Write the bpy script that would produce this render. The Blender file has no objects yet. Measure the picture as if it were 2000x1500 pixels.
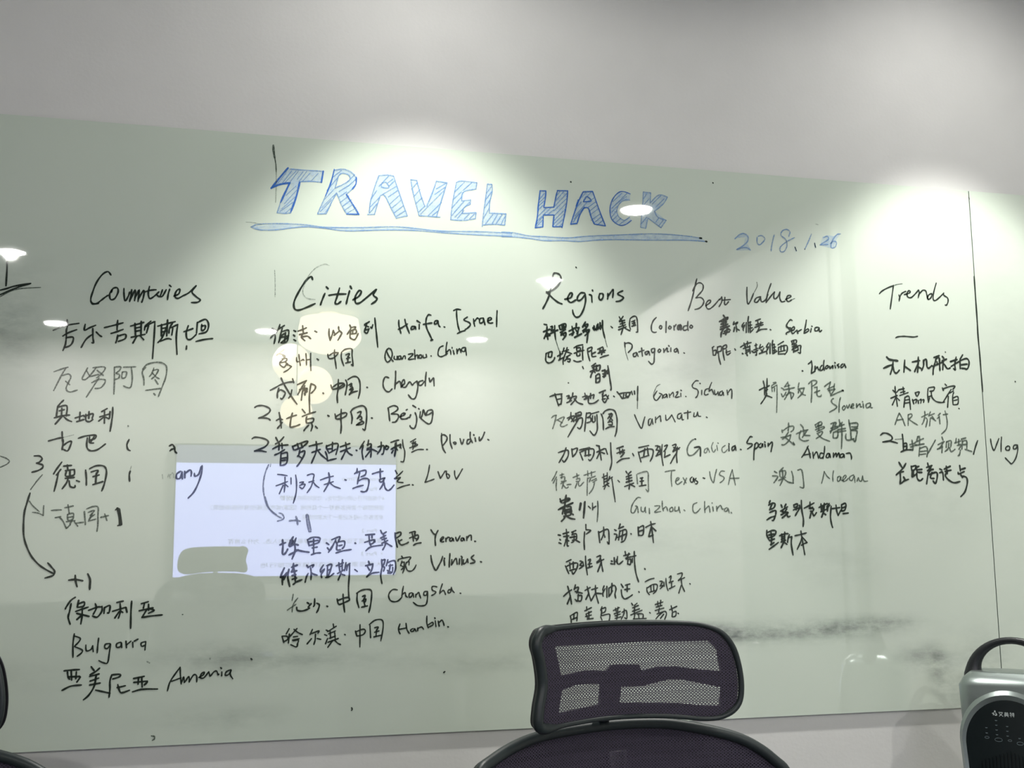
import bpy, bmesh, math, random
from mathutils import Vector, Matrix
from mathutils.geometry import tessellate_polygon
R = math.radians
col = bpy.context.scene.collection
sc = bpy.context.scene

# ------------------------------------------------------------------ camera
cam_d = bpy.data.cameras.new('camera'); cam = bpy.data.objects.new('camera', cam_d); col.objects.link(cam)
cam_d.sensor_width = 36; cam_d.lens = 2277.36 / 2000 * 36; cam_d.clip_start = 0.02
CAM_Y = -2.3358
M3 = Matrix(((0.9679547832149901, -0.02806914629971989, -0.24955091800517706),
             (-0.2509595336268585, -0.14413954917742192, -0.9572058832062824)
             , (-0.009102204843408273, 0.9891591951697838, -0.14656478594141958)))
mw = M3.to_4x4(); mw.translation = Vector((0, CAM_Y, 1.38)); cam.matrix_world = mw
sc.camera = cam

# ------------------------------------------------------------------ world, light, exposure
w = bpy.data.worlds.new('world'); sc.world = w; w.use_nodes = True
w.node_tree.nodes['Background'].inputs[0].default_value = (0.8, 0.85, 0.9, 1)
w.node_tree.nodes['Background'].inputs[1].default_value = 0.05
sc.view_settings.view_transform = 'Standard'; sc.view_settings.look = 'None'
sc.view_settings.gamma = 1.0; sc.view_settings.use_curve_mapping = False
sc.view_settings.exposure = 0.38
CEIL = 2.83
ROOM_X0, ROOM_X1, ROOM_Y0 = -3.0, 2.40, -5.61
WALL_SPOT_W = 64       # downlights 0.4 m in front of the board wall
ROOM_LAMP_W = 7       # downlights in the middle of the room
MID_LAMP_W = 70        # the row washing the far wall
LAMP_COLOR = (1.0, 0.985, 0.93)
def light(name, kind, loc, power, **kw):
    l = bpy.data.lights.new(name, kind); l.energy = power; l.color = LAMP_COLOR
    for k, v in kw.items(): setattr(l, k, v)
    o = bpy.data.objects.new(name, l); o.location = loc; col.objects.link(o); return o
WALL_ROW = [(0.41, -0.385), (1.665, -0.385)]
ROOM_ROWS = [(1.715, -2.136), (-0.935, -3.44), (1.715, -3.44), (-0.935, -5.156), (0.33, -5.156), (1.715, -5.156)]
for x, y in WALL_ROW:
    light('downlight_beam', 'SPOT', (x, y, CEIL - 0.02), WALL_SPOT_W, spot_size=R(75), spot_blend=0.35, shadow_soft_size=0.03)
for x, y in ROOM_ROWS:      # open-lens lamps in the middle row throw light sideways onto the far wall
    if -4 < y < -3: light('downlight_glow', 'SPOT', (x, y, CEIL - 0.008), MID_LAMP_W, shadow_soft_size=0.03, spot_size=R(177), spot_blend=0.06)
    else: light('downlight_glow', 'AREA', (x, y, CEIL - 0.012), ROOM_LAMP_W, shape='DISK', size=0.12)

# ------------------------------------------------------------------ materials
def mat(name, base=(0.5, 0.5, 0.5), rough=0.5, metal=0.0, spec=0.5, ior=1.5, coat=0.0, noise=0.0, nscale=40, bump=0.0, bscale=200, alpha=None, emit=None, estr=0.0, coat_ior=1.5):
    m = bpy.data.materials.new(name); m.use_nodes = True
    nt = m.node_tree; b = nt.nodes['Principled BSDF']
    b.inputs['Base Color'].default_value = (*base, 1); b.inputs['Roughness'].default_value = rough
    b.inputs['Metallic'].default_value = metal; b.inputs['IOR'].default_value = ior
    b.inputs['Specular IOR Level'].default_value = spec
    b.inputs['Coat Weight'].default_value = coat; b.inputs['Coat Roughness'].default_value = 0.02; b.inputs['Coat IOR'].default_value = coat_ior
    tc = nt.nodes.new('ShaderNodeTexCoord')
    if noise:
        n = nt.nodes.new('ShaderNodeTexNoise'); n.inputs['Scale'].default_value = nscale; n.inputs['Detail'].default_value = 6
        nt.links.new(tc.outputs['Object'], n.inputs['Vector'])
        mx = nt.nodes.new('ShaderNodeMix'); mx.data_type = 'RGBA'; mx.blend_type = 'MIX'
        mx.inputs[6].default_value = (*[c * (1 - noise) for c in base], 1); mx.inputs[7].default_value = (*[min(1, c * (1 + noise)) for c in base], 1)
        nt.links.new(n.outputs['Fac'], mx.inputs[0]); nt.links.new(mx.outputs[2], b.inputs['Base Color'])
    if bump:
        n2 = nt.nodes.new('ShaderNodeTexNoise'); n2.inputs['Scale'].default_value = bscale; n2.inputs['Detail'].default_value = 4
        nt.links.new(tc.outputs['Object'], n2.inputs['Vector'])
        bp = nt.nodes.new('ShaderNodeBump'); bp.inputs['Strength'].default_value = bump; bp.inputs['Distance'].default_value = 0.002
        nt.links.new(n2.outputs['Fac'], bp.inputs['Height']); nt.links.new(bp.outputs['Normal'], b.inputs['Normal'])
    if alpha is not None:      # dry marker: patchy cover
        lo, hi, s = alpha
        n3 = nt.nodes.new('ShaderNodeTexNoise'); n3.inputs['Scale'].default_value = s; n3.inputs['Detail'].default_value = 3
        nt.links.new(tc.outputs['Object'], n3.inputs['Vector'])
        mr = nt.nodes.new('ShaderNodeMapRange'); mr.inputs[1].default_value = 0.35; mr.inputs[2].default_value = 0.65
        mr.inputs[3].default_value = lo; mr.inputs[4].default_value = hi
        nt.links.new(n3.outputs['Fac'], mr.inputs[0]); nt.links.new(mr.outputs[0], b.inputs['Alpha'])
    if emit:
        b.inputs['Emission Color'].default_value = (*emit, 1); b.inputs['Emission Strength'].default_value = estr
    return m
M = dict(
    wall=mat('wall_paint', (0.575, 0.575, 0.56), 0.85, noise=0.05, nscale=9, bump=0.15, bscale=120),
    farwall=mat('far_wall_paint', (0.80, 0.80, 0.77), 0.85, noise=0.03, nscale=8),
    ceiling=mat('ceiling_paint', (0.13, 0.15, 0.155), 0.9, noise=0.03, nscale=6),
    floor=mat('carpet', (0.20, 0.21, 0.22), 0.95, noise=0.2, nscale=60, bump=0.5, bscale=300),
    trim=mat('lamp_trim', (0.8, 0.8, 0.78), 0.4),
    lens=mat('lamp_lens', (0.9, 0.9, 0.9), 0.4, emit=(1, 0.98, 0.94), estr=60),
    k=mat('black_marker_ink', (0.016, 0.024, 0.018), 0.02, ior=1.5, alpha=(0.86, 1.0, 900)),
    g=mat('worn_black_marker_ink', (0.05, 0.075, 0.055), 0.02, ior=1.7, alpha=(0.5, 0.95, 700)),
    f=mat('faint_marker_ink', (0.13, 0.17, 0.14), 0.03, ior=1.7, alpha=(0.1, 0.6, 500)),
    s=mat('smeared_marker_ink', (0.13, 0.15, 0.19), 0.03, ior=1.7, alpha=(0.45, 0.75, 500)),
    b=mat('blue_marker_ink', (0.03, 0.12, 0.42), 0.02, ior=1.7, alpha=(0.6, 1.0, 600)),
    l=mat('light_blue_marker_ink', (0.14, 0.27, 0.50), 0.02, ior=1.7, alpha=(0.3, 0.85, 600)),
    F=mat('blue_marker_haze', (0.42, 0.58, 0.80), 0.02, ior=2.1, alpha=(0.2, 0.45, 60)),
    plastic=mat('dark_green_black_plastic', (0.010, 0.017, 0.018), 0.45, noise=0.2, nscale=90),
    weave=mat('purple_black_mesh_thread', (0.052, 0.041, 0.070), 0.7, noise=0.3, nscale=300),
    thread=mat('fine_mesh_thread', (0.028, 0.024, 0.036), 0.7),
    plate=mat('black_frame_plastic', (0.010, 0.011, 0.014), 0.55),
    silver=mat('silver_paint', (0.29, 0.33, 0.32), 0.3, metal=0.8, noise=0.06, nscale=500),
    gloss=mat('black_gloss_panel', (0.006, 0.010, 0.011), 0.22),
    rubber=mat('black_handle_rubber', (0.008, 0.010, 0.012), 0.42, bump=0.2, bscale=400),
    print_=mat('grey_print', (0.42, 0.46, 0.45), 0.5),
    dimprint=mat('dim_grey_print', (0.10, 0.13, 0.14), 0.5),
    cabinet=mat('cabinet_laminate', (0.55, 0.54, 0.50), 0.5, noise=0.04, nscale=20),
    cupboard=mat('added_cupboard_laminate', (0.16, 0.175, 0.165), 0.6, noise=0.05, nscale=20),
    metal=mat('brushed_metal', (0.5, 0.5, 0.5), 0.35, metal=0.9),
    bezel=mat('display_bezel', (0.02, 0.02, 0.022), 0.4),
    slide=mat('lit_slide', (0.02, 0.02, 0.02), 0.6, emit=(0.50, 0.54, 1.0), estr=3.5),
    toolbar=mat('lit_grey_band', (0.02, 0.02, 0.02), 0.6, emit=(0.5, 0.5, 0.9), estr=0.75),
    slide_text=mat('lit_grey_text', (0.02, 0.02, 0.02), 0.6, emit=(0.42, 0.46, 0.9), estr=1.3),
    slide_bold=mat('lit_dark_text', (0.02, 0.02, 0.02), 0.6, emit=(0.35, 0.36, 0.8), estr=0.9),
    lantern=mat('lit_cream_paper', (0.8, 0.75, 0.6), 0.8, emit=(1.0, 0.84, 0.58), estr=2.6),
    door=mat('door_paint', (0.50, 0.54, 0.50), 0.6),
    cord=mat('black_cord', (0.02, 0.02, 0.02), 0.6),
)
# board glass: back-painted pale green, strongly reflective front, wiped-ink stains and a painted heater reflection carried by a vertex attribute
gm = bpy.data.materials.new('back_painted_glass'); gm.use_nodes = True
nt = gm.node_tree; b = nt.nodes['Principled BSDF']
b.inputs['Roughness'].default_value = 0.012; b.inputs['IOR'].default_value = 2.15
at = nt.nodes.new('ShaderNodeAttribute'); at.attribute_name = 'stain_reflection'
tc = nt.nodes.new('ShaderNodeTexCoord'); nz = nt.nodes.new('ShaderNodeTexNoise'); nz.inputs['Scale'].default_value = 3.5; nz.inputs['Detail'].default_value = 8
nt.links.new(tc.outputs['Object'], nz.inputs['Vector'])
m1 = nt.nodes.new('ShaderNodeMix'); m1.data_type = 'RGBA'
m1.inputs[6].default_value = (0.515, 0.59, 0.505, 1); m1.inputs[7].default_value = (0.58, 0.64, 0.56, 1)
nt.links.new(nz.outputs['Fac'], m1.inputs[0])
m2 = nt.nodes.new('ShaderNodeMix'); m2.data_type = 'RGBA'; m2.inputs[7].default_value = (0.10, 0.12, 0.11, 1)
nz2 = nt.nodes.new('ShaderNodeTexNoise'); nz2.inputs['Scale'].default_value = 28; nz2.inputs['Detail'].default_value = 10; nz2.inputs['Roughness'].default_value = 0.65
mp = nt.nodes.new('ShaderNodeMapping'); mp.inputs['Scale'].default_value = (0.45, 1, 1)
nt.links.new(tc.outputs['Object'], mp.inputs['Vector']); nt.links.new(mp.outputs[0], nz2.inputs['Vector'])
mr2 = nt.nodes.new('ShaderNodeMapRange'); mr2.inputs[1].default_value = 0.36; mr2.inputs[2].default_value = 0.66; mr2.inputs[3].default_value = 0.25; mr2.inputs[4].default_value = 1.75
nt.links.new(nz2.outputs['Fac'], mr2.inputs[0])
mu = nt.nodes.new('ShaderNodeMath'); mu.operation = 'MULTIPLY'; nt.links.new(mr2.outputs[0], mu.inputs[0]); nt.links.new(at.outputs['Fac'], mu.inputs[1])
nt.links.new(m1.outputs[2], m2.inputs[6]); nt.links.new(mu.outputs[0], m2.inputs[0])
nt.links.new(m2.outputs[2], b.inputs['Base Color'])
M['glass'] = gm
M['glass_edge'] = mat('glass_edge', (0.10, 0.16, 0.12), 0.2)

# ------------------------------------------------------------------ helpers
def link(name, me, parent=None, mats=()):
    o = bpy.data.objects.new(name, me); col.objects.link(o)
    if parent: o.parent = parent
    for m in mats: me.materials.append(m)
    return o
def from_bm(name, bm, m, parent=None, smooth=False):
    me = bpy.data.meshes.new(name); bm.to_mesh(me); bm.free()
    if smooth:
        for p in me.polygons: p.use_smooth = True
    return link(name, me, parent, [m] if not isinstance(m, (list, tuple)) else m)
def from_lists(name, vs, fs, m, parent=None, smooth=False, mi=None):
    me = bpy.data.meshes.new(name); me.from_pydata(vs, [], fs)
    if smooth:
        for p in me.polygons: p.use_smooth = True
    if mi:
        for p, i in zip(me.polygons, mi): p.material_index = i
    return link(name, me, parent, [m] if not isinstance(m, (list, tuple)) else m)
def box(name, lo, hi, m, parent=None, bev=0.0):
    bm = bmesh.new(); bmesh.ops.create_cube(bm, size=1)
    for v in bm.verts: v.co = Vector([(lo[i] + hi[i]) / 2 + v.co[i] * (hi[i] - lo[i]) for i in range(3)])
    if bev: bmesh.ops.bevel(bm, geom=bm.edges[:], offset=bev, segments=3, affect='EDGES', profile=0.5)
    return from_bm(name, bm, m, parent, smooth=False)
def empty(name, loc, rz=0, label=None, cat=None, group=None):
    o = bpy.data.objects.new(name, None); o.empty_display_size = 0.05; col.objects.link(o)
    o.location = loc; o.rotation_euler = (0, 0, rz)
    tag(o, label, cat, group); return o
def tag(o, label=None, cat=None, group=None, kind=None):
    if label: o['label'] = label
    if cat: o['category'] = cat
    if group: o['group'] = group
    if kind: o['kind'] = kind
    return o
def struct(name, lo, hi, m): return tag(box(name, lo, hi, m), kind='structure')
def tube(name, pts, rads, m, parent=None, seg=12, closed=False, cap=True, squash=None):
    n = len(pts); pts = [Vector(p) for p in pts]
    if not isinstance(rads, (list, tuple)): rads = [rads] * n
    vs = []; fs = []
    up = Vector((0, 0, 1))
    for i in range(n):
        t = (pts[(i + 1) % n] - pts[i - 1]) if (closed or 0 < i < n - 1) else (pts[1] - pts[0] if i == 0 else pts[-1] - pts[-2])
        t.normalize()
        if i == 0:
            ref = up if abs(t.z) < 0.9 else Vector((0, 1, 0))
            a = (ref - t * ref.dot(t)).normalized()
        else: a = (a - t * a.dot(t)).normalized()
        c = t.cross(a)
        for k in range(seg):
            th = 2 * math.pi * k / seg
            vs.append(pts[i] + (a * math.cos(th) + c * math.sin(th)) * rads[i])
    m_ = n if closed else n - 1
    for i in range(m_):
        j = (i + 1) % n
        for k in range(seg):
            k2 = (k + 1) % seg
            fs.append((i * seg + k, i * seg + k2, j * seg + k2, j * seg + k))
    if not closed and cap:
        fs.append(tuple(range(seg))[::-1]); fs.append(tuple((n - 1) * seg + k for k in range(seg)))
    return from_lists(name, vs, fs, m, parent, smooth=True)
def catmull(p, n=6, closed=False):
    if len(p) < 3: return list(p)
    out = []; N = len(p)
    rng = range(N) if closed else range(N - 1)
    for i in rng:
        g = (lambda k: p[k % N]) if closed else (lambda k: p[min(max(k, 0), N - 1)])
        a, b, c, d = g(i - 1), g(i), g(i + 1), g(i + 2)
        for s in range(n):
            t = s / n
            out.append(tuple(0.5 * (2 * b[q] + (c[q] - a[q]) * t + (2 * a[q] - 5 * b[q] + 4 * c[q] - d[q]) * t * t + (3 * b[q] - a[q] - 3 * c[q] + d[q]) * t ** 3) for q in range(len(b))))
    if not closed: out.append(tuple(p[-1]))
    return out
def inside(x, y, poly):
    c = False; j = len(poly) - 1
    for i in range(len(poly)):
        xi, yi = poly[i]; xj, yj = poly[j]
        if (yi > y) != (yj > y) and x < (xj - xi) * (y - yi) / (yj - yi) + xi: c = not c
        j = i
    return c
def lathe(name, prof, m, parent=None, seg=40, center=(0, 0)):
    vs = []; fs = []
    for r, z in prof:
        for k in range(seg):
            t = 2 * math.pi * k / seg; vs.append((center[0] + r * math.cos(t), center[1] + r * math.sin(t), z))
    for i in range(len(prof) - 1):
        for k in range(seg):
            k2 = (k + 1) % seg; fs.append((i * seg + k, i * seg + k2, (i + 1) * seg + k2, (i + 1) * seg + k))
    return from_lists(name, vs, fs, m, parent, smooth=True)

# ------------------------------------------------------------------ the room
WALLY = 0.0075
struct('floor', (ROOM_X0, ROOM_Y0, -0.1), (ROOM_X1, WALLY, 0), M['floor'])
struct('ceiling', (ROOM_X0, ROOM_Y0, CEIL), (ROOM_X1, WALLY, CEIL + 0.1), M['ceiling'])
struct('wall_front', (ROOM_X0 - 0.1, WALLY, -0.1), (ROOM_X1 + 0.1, WALLY + 0.12, CEIL + 0.1), M['wall'])
struct('wall_back', (ROOM_X0 - 0.1, ROOM_Y0 - 0.1, -0.1), (ROOM_X1 + 0.1, ROOM_Y0, CEIL + 0.1), M['farwall'])
struct('wall_right', (ROOM_X1, ROOM_Y0, 0), (ROOM_X1 + 0.1, WALLY, CEIL), M['farwall'])
struct('wall_left', (ROOM_X0 - 0.1, ROOM_Y0, 0), (ROOM_X0, WALLY, CEIL), M['wall'])
struct('baseboard_front', (ROOM_X0, WALLY - 0.012, 0), (ROOM_X1, WALLY, 0.08), M['trim'])
d1 = struct('door_1', (ROOM_X1 - 0.045, -2.58, 0), (ROOM_X1, -1.62, 2.72), M['door'])
box('door_panel', (ROOM_X1 - 0.055, -2.50, 0.05), (ROOM_X1 - 0.045, -1.70, 2.66), M['door'], d1, 0.003)
tube('door_handle', [(ROOM_X1 - 0.055, -2.42, 1.0), (ROOM_X1 - 0.10, -2.42, 1.0), (ROOM_X1 - 0.10, -2.30, 1.0)], 0.009, M['metal'], d1)

# ------------------------------------------------------------------ ceiling downlights
def downlight(x, y, label, group):
    t = empty('downlight', (x, y, CEIL), 0, label, 'ceiling lamp', group)
    lathe('trim_ring', [(0.066, -0.001), (0.068, -0.008), (0.082, -0.006), (0.086, 0.0)], M['trim'], t)
    lathe('lens', [(0.0005, -0.004), (0.066, -0.004)], M['lens'], t)
    return t
for (x, y), l in zip(WALL_ROW, ('round downlight in the ceiling close above the glass board, over the blue title', 'round downlight in the ceiling close above the right end of the glass board')):
    downlight(x, y, l, 'downlights in the ceiling')
for (x, y), l in zip(ROOM_ROWS, ('downlight mirrored in the glass over the last letters of the title', 'downlight mirrored at the left edge of the glass above the black stroke',
                                 'downlight mirrored in the glass above the word Regions', 'small downlight mirrored in the glass over the first line of Countries',
                                 'small downlight mirrored in the glass left of the first Cities line', 'small downlight mirrored in the glass below the word Israel')):
    downlight(x, y, l, 'downlights in the ceiling')

# ------------------------------------------------------------------ glass board
ZB, ZT, SEAM = 1.0385, 2.238, 1.745
board = empty('glass_whiteboard', (0, 0, 0), 0, 'long pale green glass writing board covered in travel notes, fixed to the wall', 'whiteboard')
STAINS_REFLECTION = [  # x, z, rx, rz, strength : wiped ink, dust, finger marks, plus the heater's dark reflection painted in
    (1.02, 1.215, .10, .020, .30), (1.10, 1.213, .22, .018, .20), (1.35, 1.222, .09, .016, .24), (1.25, 1.215, .25, .022, .14), (1.46, 1.23, .07, .012, .22),
    (1.545, 1.15, .06, .028, .22), (1.585, 1.125, .025, .045, .22), (0.20, 1.185, .16, .018, .13), (0.05, 1.19, .10, .03, .10), (0.0, 1.20, .10, .016, .10), (0.58, 1.17, .2, .02, .09),
    (0.03, 1.085, .12, .02, .10), (-0.38, 1.17, .15, .03, .06), (1.70, 1.09, .07, .09, .20), (1.62, 1.07, .05, .06, .10), (0.35, 1.24, .22, .03, .08),
    (-0.40, 1.86, .08, .10, .14), (-0.36, 1.80, .05, .05, .10), (0.75, 1.235, .04, .10, .06), (1.86, 1.7, .12, .5, .03)]
HALO = [(0.30, 1.75, .26, .035, .05), (0.98, 1.78, .16, .04, .06), (0.95, 1.70, .28, .03, .05), (1.30, 1.63, .1, .05, .05), (0.93, 1.41, .22, .04, .05), (1.30, 1.50, .12, .05, .06), (0.05, 1.33, .1, .05, .04),
        (1.35, 1.36, .12, .05, .05), (1.60, 1.50, .1, .08, .04), (-0.17, 1.74, .18, .04, .04)]
def stain_reflection(x, z):
    s = 0
    for cx, cz, rx, rz, k in STAINS_REFLECTION + HALO:
        d = ((x - cx) / rx) ** 2 + ((z - cz) / rz) ** 2
        if d < 6: s += 1.5 * k * math.exp(-d)
    return min(s, 0.6)
def panel(x0, x1):
    nx = max(2, int((x1 - x0) / 0.012)); nz = 100
    vs = []; fs = []; mi = []; st = []
    for j in range(nz + 1):
        for i in range(nx + 1):
            x = x0 + (x1 - x0) * i / nx; z = ZB + (ZT - ZB) * j / nz
            vs.append((x, 0, z)); st.append(stain_reflection(x, z))
    for j in range(nz):
        for i in range(nx):
            a = j * (nx + 1) + i; fs.append((a, a + 1, a + nx + 2, a + nx + 1)); mi.append(0)
    k = len(vs); T = 0.006
    for p in ((x0, 0, ZB), (x1, 0, ZB), (x1, 0, ZT), (x0, 0, ZT), (x0, T, ZB), (x1, T, ZB), (x1, T, ZT), (x0, T, ZT)): vs.append(p); st.append(0)
    for f in ((0, 4, 5, 1), (1, 5, 6, 2), (2, 6, 7, 3), (3, 7, 4, 0)): fs.append(tuple(k + q for q in f)); mi.append(1)
    o = from_lists('glass_panel', vs, fs, [M['glass'], M['glass_edge']], board, mi=mi)
    a = o.data.attributes.new('stain_reflection', 'FLOAT', 'POINT'); a.data.foreach_set('value', st)
    return o
panel(-1.3, SEAM - 0.001); panel(SEAM + 0.001, 2.36)

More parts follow.
